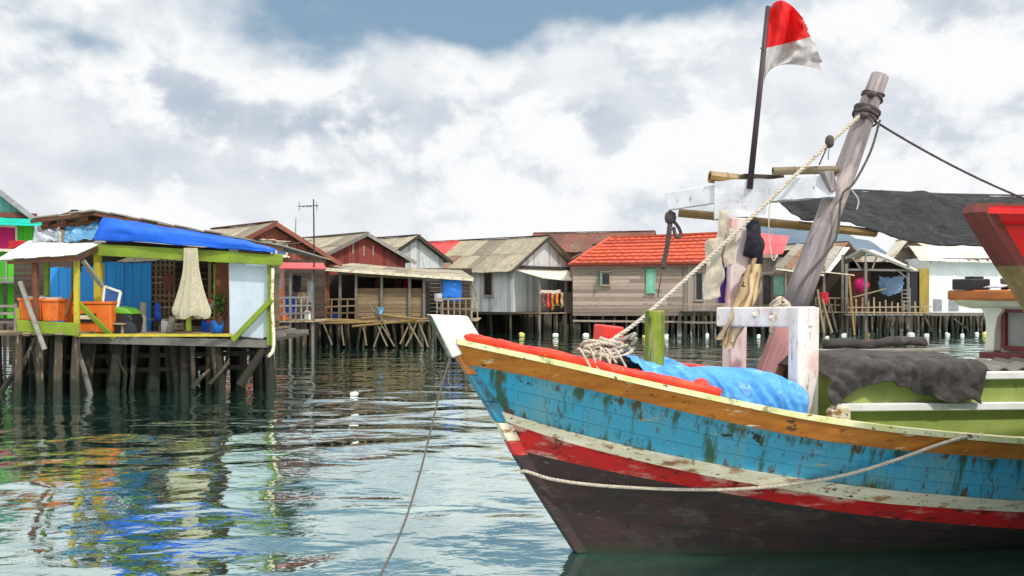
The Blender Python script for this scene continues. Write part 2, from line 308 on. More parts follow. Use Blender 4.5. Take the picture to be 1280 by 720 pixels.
def cloth(ctrl, nu, nv, amp=.02, sc_=3, seed=0, folds=0, fq=3):    # control net (rows of points) -> wrinkled sheet function
    rows = [crom(r, 8) for r in ctrl]
    def fn(s, t):
        x = t*(len(rows[0])-1); j = min(int(x), len(rows[0])-2); f = x-j
        col = [r[j].lerp(r[j+1], f) for r in rows]
        y = s*(len(col)-1); i = min(int(y), len(col)-2); g = y-i
        p0 = col[i-1] if i else col[0]*2-col[1]; p1, p2 = col[i], col[i+1]; p3 = col[i+2] if i+2 < len(col) else col[-1]*2-col[-2]
        p = .5*((2*p1)+(p2-p0)*g+(2*p0-5*p1+4*p2-p3)*g*g+(3*p1-p0-3*p2+p3)*g**3)
        q = p*sc_+Vector((seed,seed*2,0))
        d = Vector((noise.noise(q), noise.noise(q+Vector((9,0,0))), noise.noise(q+Vector((0,9,0)))))*amp
        w = q+d*6
        cr = (.32-abs(noise.noise(w*1.1+Vector((3,1,5)))))*.9+(.3-abs(noise.noise(w*2.3+Vector((1,7,2)))))*.5+(.3-abs(noise.noise(w*4.9)))*.25
        if folds:
            ph = p.x*fq+.9*noise.noise(p*1.7+Vector((seed,0,4)))+.35*t
            fo = abs((ph % 1)-.5)*2-.5; ph2 = p.x*fq*2.3+p.z*2+1.1*noise.noise(p*2.9)
            fo2 = abs((ph2 % 1)-.5)*2-.5
            d += Vector((0,-.8,.5))*((fo+.5*fo2)*folds*(.15+.85*min(1,t*1.4)))
        return p+d+Vector((0,-.75,.65))*(cr*amp*1.3)
    mb = MB(); mb.grid(fn, nu, nv); return mb

# ------------------------------------------------------------------ setting: water, bank, hills
def water_material():
    m = bpy.data.materials.new('harbour_water'); m.use_nodes = True; nt = m.node_tree; N = nt.nodes; L = nt.links
    b = N['Principled BSDF']; b.inputs['Base Color'].default_value = (.026,.085,.066,1); b.inputs['Roughness'].default_value = .035; b.inputs['IOR'].default_value = 1.33
    tc = N.new('ShaderNodeTexCoord')
    def nz(scale, st, detail, dist=0):
        mp = N.new('ShaderNodeMapping'); mp.inputs['Scale'].default_value = st; mp.inputs['Rotation'].default_value = (0,0,R(12)); L.new(tc.outputs['Object'], mp.inputs['Vector'])
        n = N.new('ShaderNodeTexNoise'); n.inputs['Scale'].default_value = scale; n.inputs['Detail'].default_value = detail; n.inputs['Distortion'].default_value = dist
        n.inputs['Roughness'].default_value = .45
        L.new(mp.outputs[0], n.inputs['Vector']); return n.outputs['Fac']
    big = nz(.16,(1,1,1),2); mid = nz(.62,(1,1.25,1),1.2,.6); small = nz(2.6,(1,1.5,1),3,.5)
    calm = N.new('ShaderNodeMapRange'); calm.inputs['From Min'].default_value = .35; calm.inputs['From Max'].default_value = .65
    calm.inputs['To Min'].default_value = .45; calm.inputs['To Max'].default_value = 1; L.new(big, calm.inputs['Value'])
    a = N.new('ShaderNodeMath'); a.operation = 'MULTIPLY'; a.inputs[1].default_value = .115; L.new(mid, a.inputs[0])
    c = N.new('ShaderNodeMath'); c.operation = 'MULTIPLY_ADD'; c.inputs[1].default_value = .013; L.new(small, c.inputs[0]); L.new(a.outputs[0], c.inputs[2])
    d = N.new('ShaderNodeMath'); d.operation = 'MULTIPLY'; L.new(c.outputs[0], d.inputs[0]); L.new(calm.outputs[0], d.inputs[1])
    bp = N.new('ShaderNodeBump'); bp.inputs['Strength'].default_value = 1; bp.inputs['Distance'].default_value = 1
    L.new(d.outputs[0], bp.inputs['Height']); L.new(bp.outputs[0], b.inputs['Normal'])
    gl = N.new('ShaderNodeBsdfGlossy'); gl.inputs['Roughness'].default_value = .03; gl.inputs['Color'].default_value = (.84,.95,.91,1); L.new(bp.outputs[0], gl.inputs['Normal'])
    lw = N.new('ShaderNodeLayerWeight'); lw.inputs['Blend'].default_value = .5; L.new(bp.outputs[0], lw.inputs['Normal'])
    fr_ = N.new('ShaderNodeMapRange'); fr_.inputs['From Min'].default_value = .5; fr_.inputs['From Max'].default_value = .86; fr_.inputs['To Min'].default_value = .12; fr_.inputs['To Max'].default_value = .86; L.new(lw.outputs['Facing'], fr_.inputs['Value'])
    ms = N.new('ShaderNodeMixShader'); L.new(fr_.outputs[0], ms.inputs['Fac']); L.new(b.outputs[0], ms.inputs[1]); L.new(gl.outputs[0], ms.inputs[2]); L.new(ms.outputs[0], N['Material Output'].inputs['Surface'])
    return m
w = MB(); w.poly([(-3000,-200,0),(3000,-200,0),(3000,5000,0),(-3000,5000,0)])
tag(w.build('water', water_material()), kind='structure')
g = MB()
bank = [(-70,60),(-30,57),(-8,60),(4,74),(20,80),(70,84)]
def bankf(s, t):
    x = -70+140*s; y0 = lerpt(bank, x); z = [-.6,.9,1.35,1.5][int(round(t*3))]
    return (x, y0+[0,1.2,3.5,70][int(round(t*3))]+noise.noise(Vector((x*.5,t*5,0)))*.6, z+noise.noise(Vector((x*.7,t*9,3)))*.15)
g.grid(bankf, 140, 3); tag(g.build('backdrop_bank', 'mud', smooth=True), kind='structure')  # dark bank added to block the bright water seen behind the stilts
h = MB()
def hillf(s, t):
    x = 300+900*s; prof = math.sin(math.pi*min(1,max(0,s)))**.8
    top = 2.5+ (205+ 22*noise.noise(Vector((s*6,0,1))))*prof
    return (x, 2300+500*t, -2+top*math.sin(t*math.pi*.5)+12*noise.noise(Vector((s*25,t*9,2)))*t)
h.grid(hillf, 80, 14); tag(h.build('hills', 'hazed_hill', smooth=True), kind='structure')

# ------------------------------------------------------------------ the blue fishing boat
A = R(17); cA, sA = math.cos(A), math.sin(A); BO = Vector((.64,9.6,0))
def bl(px, py, v):                                  # boat-frame point: u along the keel, v across, z up
    k = (px-640)/F; u = (k*(BO.y+v*cA)-BO.x+v*sA)/(cA-k*sA); Y = BO.y+u*sA+v*cA
    return Vector((u, v, EYE+(370-py)*Y/F))
def b2w(p): return XF[boat.name] @ Vector(p)
boat = thing('fishing_boat', 'large wooden fishing boat with blue, white, red and dark hull bands and upright white stem', 'fishing boat', BO, A)
STEM = [(-1.2,2.05),(-1.22,1.974),(-.986,1.591),(-.789,1.28),(-.669,1.046),(-.508,.77),(-.264,.408),(0,0),(.35,-.5)]
def stem_u(z):
    t = sorted((b, a) for a, b in STEM); return lerpt(t, z)
LV = {  # z along u, stem start, full half-breadth, entrance length
 'gun': ([(-1.15,2.03),(-.71,1.93),(-.39,1.86),(.26,1.70),(.92,1.55),(1.61,1.40),(2.37,1.28),(3.21,1.18),(3.95,1.10),(5.5,1.04),(7.5,1.12),(9.5,1.35)], -1.24, 1.5, 4.5),
 'och': ([(-1.05,1.81),(-.69,1.75),(-.36,1.67),(.29,1.52),(.95,1.35),(1.65,1.20),(2.4,1.09),(3.99,.92),(5.5,.86),(7.5,.94),(9.5,1.17)], -1.11, 1.46, 4.5),
 'wht': ([(-.64,1.36),(-.29,1.25),(.37,1.09),(1.05,.95),(1.75,.83),(2.5,.72),(4.07,.53),(5.5,.47),(7.5,.55),(9.5,.78)], -.8, 1.38, 4.7),
 'whb': ([(-.61,1.26),(-.28,1.14),(.39,.97),(1.07,.82),(1.78,.70),(2.54,.58),(4.1,.42),(5.5,.36),(7.5,.44),(9.5,.68)], -.75, 1.34, 4.8),
 'red': ([(-.5,1.0),(-.25,.94),(.43,.80),(1.13,.67),(1.85,.54),(2.61,.42),(4.16,.23),(5.5,.18),(7.5,.26),(9.5,.5)], -.6, 1.28, 5),
 'wl':  ([(0,0),(9.5,0)], 0, 1.1, 6), 'bot': ([(.35,-.5),(9.5,-.5)], .35, .7, 7)}
def lvl(name, s, out=0):                            # point on a hull line at station s (0 stem, 1 stern)
    z, u0, B, E_ = LV[name]; u = u0+(9.5-u0)*s**1.6
    x = min(1, max(0, (u-u0)/E_)); hb = B*(1-(1-x)**2.2)
    if u > 6: hb *= 1-.35*((u-6)/3.5)**2
    return Vector((u, -(hb+.045+out), smt(z, u, .2)))
NS = 60
def mirror(p): return Vector((p.x, -p.y, p.z))
def strip(mb, rows, m=0, flip=False):
    base = len(mb.v); k = len(rows[0])
    for r in rows: mb.v += r
    for i in range(len(rows)-1):
        for j in range(k-1):
            a = base+i*k+j; f = (a, a+1, a+k+1, a+k); mb.face(f[::-1] if flip else f, m)
def belt(mb, top, bot, out, s1=1.0, frac=1.0):   # a proud plank between two hull lines, both sides
    for sd in (0, 1):
        secs = []
        for i in range(NS+1):
            s_ = s1*i/NS; a = lvl(top, s_); b = a.lerp(lvl(bot, s_), frac); a2 = lvl(top, s_, out); b2 = a2.lerp(lvl(bot, s_, out), frac)
            q = [a+Vector((0,.02,0)), a2, b2, b+Vector((0,.02,0))]
            secs.append([mirror(p) for p in q] if sd else q)
        strip(mb, secs, 0, sd == 1)
        mb.poly(secs[0] if sd else secs[0][::-1]); mb.poly(secs[-1][::-1] if sd else secs[-1])
hb_ = MB(); hb_.wear = []
names = ['gun','och','wht','whb','red','wl','bot']; mats_ = [0,0,1,1,2,2]
for sd in (0,1):
    for i in range(6):
        rows = []
        for j in range(NS+1):
            a, b = lvl(names[i], j/NS), lvl(names[i+1], j/NS)
            r = [a.lerp(b,f) for f in (0,.3,.65,1)]
            rows.append([mirror(p) for p in r] if sd else r); hb_.wear += [1,.35,.25,.75]
        strip(hb_, rows, mats_[i], sd == 1)
tr = [lvl(n, 1) for n in names]; hb_.poly([mirror(p) for p in tr]+tr[::-1]); hb_.wear += [0]*14
hull = hb_.build('hull', ['hull_blue','hull_red','hull_dark'], boat, smooth=True)
atr = hull.data.attributes.new('wear', 'FLOAT', 'POINT')
for i, v in enumerate(hb_.wear): atr.data[i].value = v
for (ta, tb_, f) in (('och','wht',.33),('och','wht',.68),('red','wl',.3),('red','wl',.62)):
    for sd in (0,1):
        P = [lvl(ta, i/90*.98+.012).lerp(lvl(tb_, i/90*.98+.012), f)+Vector((0,.002,0)) for i in range(91)]
        mb = MB(); mb.tube([mirror(p) for p in P] if sd else P, .003, 5); mb.build('plank_seam', 'dark' if ta == 'red' else 'seam_blue', hull)
bo = MB(); belt(bo, 'gun', 'och', .05, frac=.83); bo.build('rubbing_band', 'ochre', hull)
bo = MB(); belt(bo, 'wht', 'whb', .035); bo.build('strake', 'strake_white', hull)
# gunwale cap
gc = MB()
for sd in (0,1):
    secs = []
    for i in range(NS+1):
        a = lvl('gun', i/NS, .065); b = lvl('gun', i/NS, 0)+Vector((0,.13,0)); b.y = min(b.y, -.01)
        q = [a+Vector((0,0,.003)), a+Vector((0,0,.055)), b+Vector((0,0,.055)), b+Vector((0,0,.003))]
        secs.append([mirror(p) for p in q] if sd else q)
    strip(gc, secs, 0, sd == 1)
gc.build('gunwale_cap', 'gun_white', hull)
# inner lining and deck
il = MB()
rows = []
for i in range(4, NS+1):
    a = lvl('gun', i/NS)+Vector((.06,.1,0)); a.y = min(a.y,-.005); b = a*.5+lvl('wht', i/NS)*.5+Vector((.05,.12,0)); b.y = min(b.y,-.004); b.x = a.x; c = Vector((a.x, 0, b.z+.03))
    rows.append([a, b, c, mirror(b), mirror(a)])
strip(il, rows); il.build('deck', 'cabin_green', boat)
# stem timber, painted in the hull's bands
st = MB()
def stem_seg(z0, z1, w0, d, m):
    a0, a1 = stem_u(z0)-.03, stem_u(z1)-.03
    st.prism([(a0,-w0,z0),(a1,-w0,z1),(a1+d,-w0,z1),(a0+d,-w0,z0)], (0,2*w0,0), m)
zz = [(-.5,.0,3),(0,.5,3),(.5,.98,3),(.98,1.12,2),(1.12,1.30,4),(1.30,1.5,0),(1.5,1.76,0),(1.76,1.975,1)]
for z0, z1, m_ in zz: stem_seg(z0, z1, .075, .2, m_)
stem = st.build('stem_post', ['stem_blue','ochre','hull_red','hull_dark','strake_white'], boat, bevel=.012)
sh = MB()
T = [bl(535,393,0), bl(585,395,-.1), bl(604,426,-.1), bl(576,444,-.1), bl(562,447,0)]
pts = [Vector((p.x, -.1, p.z)) for p in T]
sh.prism(pts, (0,.2,0)); sh.m[-1] = 1                          # the last side is the leading face, its shade put into a darker green-grey
hd = sh.build('stem_head', ['stem_white','stem_shaded'], boat, bevel=.015)
# red bulwark rolls on the gunwale
def rail(name, side, s0, s1, r, dz):
    mb = MB(); P = []
    for i in range(46):
        s_ = s0+(s1-s0)*i/45; p = lvl('gun', s_)+Vector((0,.05,dz)); p.y = min(p.y, -.06)
        p += Vector((0, noise.noise(Vector((p.x*3,side,1)))*.016, noise.noise(Vector((p.x*3.5,side,7)))*.014))
        P.append(mirror(p) if side > 0 else p)
    mb.tube(P, r, 12)
    for v in mb.v: v += Vector((0,noise.noise(v*9),noise.noise(v*8+Vector((3,1,0)))))*.011+Vector((0,0,.018*(.3-abs(noise.noise(v*13)))))
    return mb.build(name, 'rail_red', boat, smooth=True)
def s_of(u, n='gun'):
    u0 = LV[n][1]; return ((u-u0)/(9.5-u0))**(1/1.6)
rail('bulwark_rail', -1, s_of(-1.17), s_of(.93), .043, .09)
rail('bulwark_rail', 1, s_of(-1.17), s_of(.4), .05, .08)
# foredeck, bitts
fd = MB(); rows = []
for i in range(16):
    a = lvl('gun', s_of(-1.05+1.55*i/15))+Vector((0,.1,-.06)); a.y = min(a.y, -.01)
    rows.append([a, mirror(a)])
strip(fd, rows); fd.build('foredeck', 'grey_wood', boat, solid=.03)
p = bl(818,470,-.5); q = bl(818,388,-.5)
mb = MB(); mb.tube([Vector((p.x,p.y,1.3)), Vector((p.x,p.y,p.z+.1)), Vector((p.x+.005,p.y,q.z))], .093, 12)
mb.build('mooring_bitt', 'bitt_green', boat, smooth=False, bevel=.012)
mb = MB(); a = bl(760,432,.35); b = bl(760,405,.35)
mb.prism([(a.x-.13,.22,a.z-.2),(a.x+.13,.22,a.z-.2),(a.x+.13,.22,b.z-.03),(a.x-.11,.22,b.z)], (0,.26,0)); mb.build('bow_block', 'plain_red', boat, bevel=.02)
# raised fish hold with red edge boards
hold = MB()
e0 = bl(775,446,.12); e1 = bl(985,469,.12)
P0 = [Vector((e0.x,-.62,1.2)), Vector((e1.x,-.62,1.0)), Vector((e1.x,-.62,e1.z-.28)), Vector((e0.x,-.62,e0.z-.22))]
hold.prism([(e0.x,-.62,1.25),(e1.x,-.62,1.0),(e1.x,-.62,e1.z-.14),(e0.x,-.62,e0.z-.14)], (0,.7,0))
ho = hold.build('fish_hold', 'cabin_green', boat)
mb = MB(); mb.bar((e0.x-.05,.12,e0.z-.09),(e1.x+.05,.12,e1.z-.09),.05,.2); mb.build('edge_board', 'plain_red', ho, bevel=.015)
# white gallows frame
fr = thing_fr = None
def post(name, px, ytop, ybot, v, wx, wy, mt, zb=None, parent=None, pxb=None):
    a = bl(pxb or px, ybot, v); b = bl(px, ytop, v); mb = MB()
    if zb is not None: a = a+(a-b)/(b.z-a.z)*0+Vector((0,0,zb-a.z))
    mb.bar(a, b, wy, wx, (1,0,0)); return mb.build(name, mt, boat if parent is None else parent, bevel=.012)
near = post('frame_post', 1005, 384, 517, -.62, .24, .17, 'white_post', .85, pxb=1003)
far = post('frame_post', 921, 273, 460, .3, .21, .15, 'pink_post', 1.0, pxb=916)
cb = MB(); a = bl(1017,396,-.70); b = bl(899,396,.24)
d = (b-a).normalized(); cb.bar(a, b, .12, .2); 
bm_ = cb.build('cross_beam', 'white_post', boat, bevel=.015)
for px in (952,975):
    mb = MB(); f = (px-899)/(1024-899); c = b.lerp(a, f); nrm = Vector((d.y,-d.x,0)); nrm = nrm if nrm.y < 0 else -nrm
    mb.lathe([(.028,0),(.028,.012),(.018,.022),(.006,.026)], c+nrm*.06+Vector((0,0,.02 if px<960 else -.01)), 8, 0, nrm); mb.build('bolt', 'strake_white', bm_)
# raking mast
m0 = bl(958,480,.16); m1 = bl(1100,95,.16); mk = bl(985,425,.16)
mb = MB(); dirm = (m1-m0).normalized(); low = m0-dirm*.55
mpts = [low, m0, mk]
mb.tube([low, m0, m0.lerp(m1,.1), m0.lerp(m1,.22)], .152, 14, 0, .147); ml = mb.build('mast_foot', 'mast_pink', boat, smooth=True)
RM = Matrix.Rotation(math.atan2(dirm.x, dirm.z), 4, 'Y')
ml.data.transform(RM.inverted()); ml.matrix_local = RM
mb = MB(); P = [m0.lerp(m1,t)+Vector((noise.noise(Vector((t*5,0,0)))*.012,0,0))*(1 if 0.3<t<.97 else 0) for t in [.22,.34,.46,.58,.7,.82,.92,1]]
mb.tube(P, .147, 14, 0, .098); mast = mb.build('mast', 'mast_wood', boat, smooth=True); mast.data.transform(RM.inverted()); mast.matrix_local = RM
def onmast(t): return m0.lerp(m1, t)
# upper beam: bare grey plank end and white wrapped part
a = bl(834,252,.95); b = bl(900,247,.66); c = bl(893,243,.62); d_ = bl(1043,235,.02)
mb = MB(); mb.bar(a, c+(c-a)*.35, .08, .2); mb.build('upper_beam', 'beam_wrap', boat, bevel=.008)
mb = MB()
def wrapf(s, t):
    p = c.lerp(d_, s); ax = (d_-c).normalized(); nn = Vector((-ax.y, ax.x, 0)); w_ = .085
    hh = .15-.045*s+.03*(s<.02); top = p.z+.14-.02*s; bot = p.z-(.27 if s < .3 else (.27-.13*(s-.3)/.7) if s<.45 else .13-.03*s)
    a_ = 2*math.pi*t; cx, cy = math.cos(a_), math.sin(a_)
    k = max(abs(cx),abs(cy)); cx, cy = cx/k, cy/k
    q = Vector((p.x,p.y,(top+bot)/2))+nn*w_*cx+Vector((0,0,(top-bot)/2*cy))
    q += Vector((noise.noise(q*5),noise.noise(q*5+Vector((4,0,0))),noise.noise(q*6+Vector((0,7,0)))))*.022
    return q
mb.grid(wrapf, 40, 24)
n0 = len(mb.v); mb.face(range(0,24)); mb.face(range(40*25, 40*25+24))
mb.build('wrapped_beam', 'beam_wrap', boat, smooth=False)
# trunk cabin (green) with white ledges
K0 = 2.38; KV = -.82; KF = .62
def kz(u, top): return top-.028*(u-K0)
tk = MB(); tk.prism([(K0,KV,.6),(8.2,KV,.6),(8.2,KV,1.60),(3.72,KV,1.66),(3.70,KV,1.80),(K0,KV,1.83)], (0,KF-KV,0))
trunk = tk.build('trunk_cabin', 'cabin_green', boat, bevel=.015)
mb = MB(); mb.bar((K0-.06,KV-.045,1.43),(8.2,KV-.045,1.28),.09,.075); mb.build('ledge', 'white_paint', trunk, bevel=.01)
mb = MB(); mb.bar((3.62,KV-.03,1.70),(8.2,KV-.03,1.64),.1,.075); mb.build('top_trim', 'white_paint', trunk, bevel=.01)
mb = MB(); q = bl(1046,500,KV-.06); mb.prism([(q.x-.08,KV-.12,1.12),(q.x+.12,KV-.12,1.12),(q.x+.12,KV-.12,1.43),(q.x-.02,KV-.12,1.47),(q.x-.1,KV-.12,1.4)],(0,.115,0)); mb.build('corner_knee', 'strake_white', trunk, bevel=.02)
# corrugated sheet in front of the wheelhouse
mb = MB()
def corr(s, t):
    u = 3.72+1.6*s; return (u, KV+.05+.62*t, 1.735+.022*math.sin(u*26)+.06*t)
mb.grid(corr, 90, 2); mb.build('cover_sheet', 'grey_wood', trunk, solid=.012)
# wheelhouse
wh = MB(); W0 = 5.32
wh.prism([(W0+.06,-.7,1.62),(8.4,-.7,1.6),(8.4,-.7,2.40),(W0+.06,-.7,2.40)], (0,1.12,0))
wheel = wh.build('wheelhouse', 'white_paint', boat)
def slab(name, lo, hi, mt, par, bev=.015):
    mb = MB(); mb.box(lo, hi); return mb.build(name, mt, par, bevel=bev)
rf = slab('roof', (4.98,-.95,2.45), (8.8,.72,2.57), 'orange_brown', wheel, .025)
mb = MB(); mb.prism([(5.03,-.9,2.447),(8.7,-.9,2.447),(8.7,-.9,2.40),(5.3,-.9,2.35),(5.12,-.9,2.385)], (0,1.57,0)); mb.build('roof_soffit', 'white_paint', rf)
kn = [(.56,2.40),(.16,2.40),(.17,2.33),(.24,2.25),(.28,2.08),(.29,1.86),(.42,1.86),(.41,2.05),(.42,2.22),(.47,2.33)]
mb = MB(); mb.prism([(W0-.05,v,z) for v, z in kn], (.1,0,0)); mb.build('bracket_post', 'white_paint', wheel, bevel=.01)
mb = MB(); mb.box((W0-.1,-.74,1.77),(W0+.055,.47,1.85)); mb.build('sill', 'wine', wheel, bevel=.01)
wf = MB(); X_ = W0+.03
for a, b in (((.2,1.9),(.2,2.34)),((.2,1.9),(-.6,1.9)),((.2,2.34),(-.6,2.34)),((-.6,1.9),(-.6,2.34)),((-.2,1.9),(-.2,2.34))):
    wf.bar((X_,a[0],a[1]),(X_,b[0],b[1]),.06,.06)
wfo = wf.build('window_frame', 'wine', wheel)
mb = MB(); mb.box((W0+.035,-.57,1.93),(W0+.055,.17,2.31)); mb.build('pane', 'metal_grey', wfo)

# ---- things on the boat (top level)
def wsolo(mb, *a, **k):
    mb.v = [b2w(v) for v in mb.v]; return solo(mb, *a, **k)
# blue tarpaulin over the hold
rows = []
U0, U1 = bl(772,470,-.3).x, bl(992,500,-.65).x
for k in range(8):
    u = U0+(U1-U0)*k/7; zt = e0.z+(e1.z-e0.z)*(u-e0.x)/(e1.x-e0.x)
    g = lvl('gun', s_of(u)); near_v = max(g.y+.14, -1.02)
    bulge = (.05,-.03,.06,-.09,.05,.03,.04,-.04)[k]
    rows.append([Vector((u,.09,zt-.09)), Vector((u,-.15,zt-.03+bulge*.3)), Vector((u,-.42,zt-.005+bulge*.4)), Vector((u-.02,-.68,zt-.03+bulge*.4)), Vector((u+.02,-.83,(zt+g.z)*.5+bulge*.3)), Vector((u,-.88,g.z-.14))])
tb = cloth(rows, 190, 120, .032, 3.4, 0, .055, 3.4)
wsolo(tb, 'tarpaulin', 'tarp_blue', 'crumpled light blue tarpaulin draped over the fish hold behind the bow', 'tarpaulin', smooth=True, solid=.006)
# red float showing by the tarp
p = bl(876,492,-.92); mb = MB(); mb.lathe([(.02,-.13),(.075,-.11),(.1,-.03),(.1,.06),(.06,.12),(.02,.14)], p, 12)
wsolo(mb, 'fishing_float', 'rail_red', 'dull red fishing float tucked against the blue tarpaulin fold', 'float', smooth=True)
# black tarp on the trunk cabin
rows = []
low = [1.62,1.59,1.64,1.67,1.61,1.52,1.47,1.46,1.40]
for k in range(9):
    u = 2.26+1.72*k/8
    rows.append([Vector((u,.3,1.91-.005*k)), Vector((u,-.2,1.925-.005*k+U(-.01,.02))), Vector((u,KV+.12,1.91-.006*k+U(-.02,.02))), Vector((u+U(-.04,.04),KV-.10,1.84-.006*k)), Vector((u+U(-.05,.05),KV-.11-.03*(k%2),(low[k]+1.8)/2)), Vector((u+U(-.05,.05),KV-.12-.04*(k%3==0),low[k]))])
rows[0] = [v+Vector((-.02,0,-.14)) for v in rows[0]]
tk2 = cloth(rows, 170, 90, .03, 2.8, 5, .06, 2.4)
wsolo(tk2, 'tarpaulin', 'tarp_black', 'worn black tarpaulin hanging over the green trunk cabin', 'tarpaulin', smooth=True, solid=.012)
mb = MB(); mb.bar((2.75,.40,1.90),(4.7,.40,1.88),.22,.03); wsolo(mb, 'plank', 'grey_wood', 'long grey plank lying on the trunk cabin behind the black tarpaulin', 'plank', bevel=.005)
P = [Vector((3.1+1.35*i/14,.46,1.96+.025*noise.noise(Vector((i*.7,2,0))))) for i in range(15)]
mb = MB(); mb.tube(P, .055, 10)
for v in mb.v: v += Vector((0,noise.noise(v*6)*.04,noise.noise(v*5)*.04))
wsolo(mb, 'net_bundle', 'tarp_black', 'rolled dark net bundle lying on the long grey plank', 'net bundle', smooth=True)
p = bl(1080,455,.6); p.z = 1.755
bt = thing('bottle', 'small orange plastic bottle standing on the trunk cabin edge', 'bottle', b2w((p.x+.02,.5,1.835)), A)
mb = MB(); mb.lathe([(.055,0),(.06,.02),(.058,.07),(.05,.085),(.06,.1),(.06,.125),(.03,.15)], (0,0,0), 12); mb.build('body', 'float_orange', bt, smooth=True)
mb = MB(); mb.lathe([(.062,.128),(.066,.132),(.066,.16),(.05,.165)], (0,0,0), 12); mb.build('cap', 'plain_red', bt, smooth=True)
# things on the wheelhouse roof
q = bl(1200,360,.45); mb = MB(); mb.box((q.x+.03,.3,2.572),(q.x+.3,.62,2.70)); mb.box((q.x+.1,.35,2.70),(q.x+.26,.5,2.73)); wsolo(mb, 'battery_box', 'dark', 'black box on the front edge of the wheelhouse roof', 'box', bevel=.02)
mb = MB(); mb.tube(crom([(q.x+.3,.15,2.63),(q.x+.5,.0,2.67),(q.x+.7,-.2,2.64),(q.x+.9,-.5,2.66),(q.x+1.3,-.6,2.64)],8), .065, 10)
for v in mb.v: v += Vector((noise.noise(v*9),noise.noise(v*8),noise.noise(v*7)))*.03
wsolo(mb, 'cloth_roll', 'tarp_black', 'dark rolled cloth on the wheelhouse roof under the red bow', 'cloth', smooth=True)
rows = [[(q.x+.1+.08*i, .2-.16*j, 2.60+.05*((i*j)%3==1)) for j in range(4)] for i in range(4)]
mb = cloth(rows, 20, 16, .03, 7); wsolo(mb, 'rag', 'cloth_white', 'crumpled white rag on the wheelhouse roof beside the black box', 'rag', smooth=True, solid=.01)
# flag with its pole
fp0, fp1 = bl(937,222,.36), bl(960,8,.36)
flag = thing('flag', 'torn red and white flag flying from a dark pole above the boat', 'flag', b2w(fp0), A)
def toflag(mb): mb.v = [b2w(v) for v in mb.v]; return mb
mb = MB(); mb.tube([fp0-Vector((0,0,.12)), fp0.lerp(fp1,.5)+Vector((.01,0,0)), fp1], .034, 10, 0, .026); toflag(mb).build('pole', 'pole_dark', flag, world=True, smooth=True)
CP = [[(961,12),(979,1),(1003,22)],[(957,60),(984,54),(1013,46)],[(955,107),(974,82),(1027,88)]]
def q2(a, b, c, t): return a*(2*(t-.5)*(t-1))+b*(-4*t*(t-1))+c*(2*t*(t-.5))
def flagf(s, t):
    c_ = []
    for r in CP:
        P = [Vector((x,y,0)) for x, y in r]; c_.append(q2(P[0],P[1],P[2],s))
    p = q2(c_[0],c_[1],c_[2],t)
    if s > .97: p.x += 3*noise.noise(Vector((t*14,3,0)))
    p.x = p.x + (6*s if .6<t<.9 else 0)*.6
    v = .36+.17*min(1,s*1.6)*math.sin(s*11+t*5)+.08*s*noise.noise(Vector((s*6,t*7,0)))
    return bl(p.x, p.y, v)
mb = MB(); mb.grid(flagf, 26, 26, 0, lambda i, j: 0 if j < .5-1e-6 else 1)
toflag(mb).build('cloth', ['flag_red','flag_white'], flag, world=True, smooth=True)
mb = MB()
for (x0,y0,x1,y1) in ((961,11,979,3),(957,62,950,60)):
    mb = MB(); mb.tube([bl(x0,y0,.34), bl(x1,y1,.34)], .006, 5); toflag(mb).build('tie', 'rope_dark', flag, world=True)
# bamboo
def bamboo(pa, pb, r, name, label, mt='bamboo', n=7, cat='bamboo pole', group=None, hollow=True, w=True):
    mb = MB(); pa, pb = Vector(pa), Vector(pb); P = []; prof = []; Ln = (pb-pa).length
    for i in range(n):
        for f, k in ((.0,1.0),(.06,.97),(.9,.97),(.96,1.08)): prof.append((r*k, Ln*(i+f)/n))
    prof.append((r, Ln))
    if hollow: prof = [(r*.7,.12),(r*.7,.0)]+prof
    mb.lathe(prof, pa, 10, 0, pb-pa)
    return (wsolo if w else solo)(mb, name, mt, label, cat, group, smooth=False)
bamboo(bl(848,266,.98), bl(915,272,.72), .05, 'bamboo_pole', 'pale bamboo pole lashed below the grey plank end of the upper beam', n=3)
bamboo(bl(936,276,.5), bl(1094,291,.5), .05, 'bamboo_pole', 'long bamboo pole passing behind the raking mast under the black netting', n=5)
bamboo(bl(887,221,.62), bl(930,226,.55), .068, 'bamboo_pole', 'thick short bamboo stub lying on top of the white wrapped beam', n=2)
bamboo(bl(966,214,.3), bl(1048,212,.12), .045, 'bamboo_pole', 'thin greyish bamboo pole resting above the white wrapped beam by the mast', 'bamboo_grey', n=3)
p, q = bl(928,221,.46), bl(978,223,.4); mb = MB(); mb.bar(p, q, .1, .06); wsolo(mb, 'plank', 'plank_dark', 'dark wooden block lashed on the wrapped beam at the foot of the flag pole', 'plank', bevel=.006)
# mast rigging blocks
a, b = bl(1036,215,-.06), bl(1050,235,-.06)
mb = MB(); mb.prism([a+Vector((-.06,0,.0)), a+Vector((.06,0,.02)), b+Vector((-.02,0,-.02)), b+Vector((-.1,0,-.05))],(0,.1,0)); wsolo(mb, 'wooden_cleat', 'mast_wood', 'grey wooden cleat tied to the mast beside the wrapped beam', 'cleat', bevel=.01)
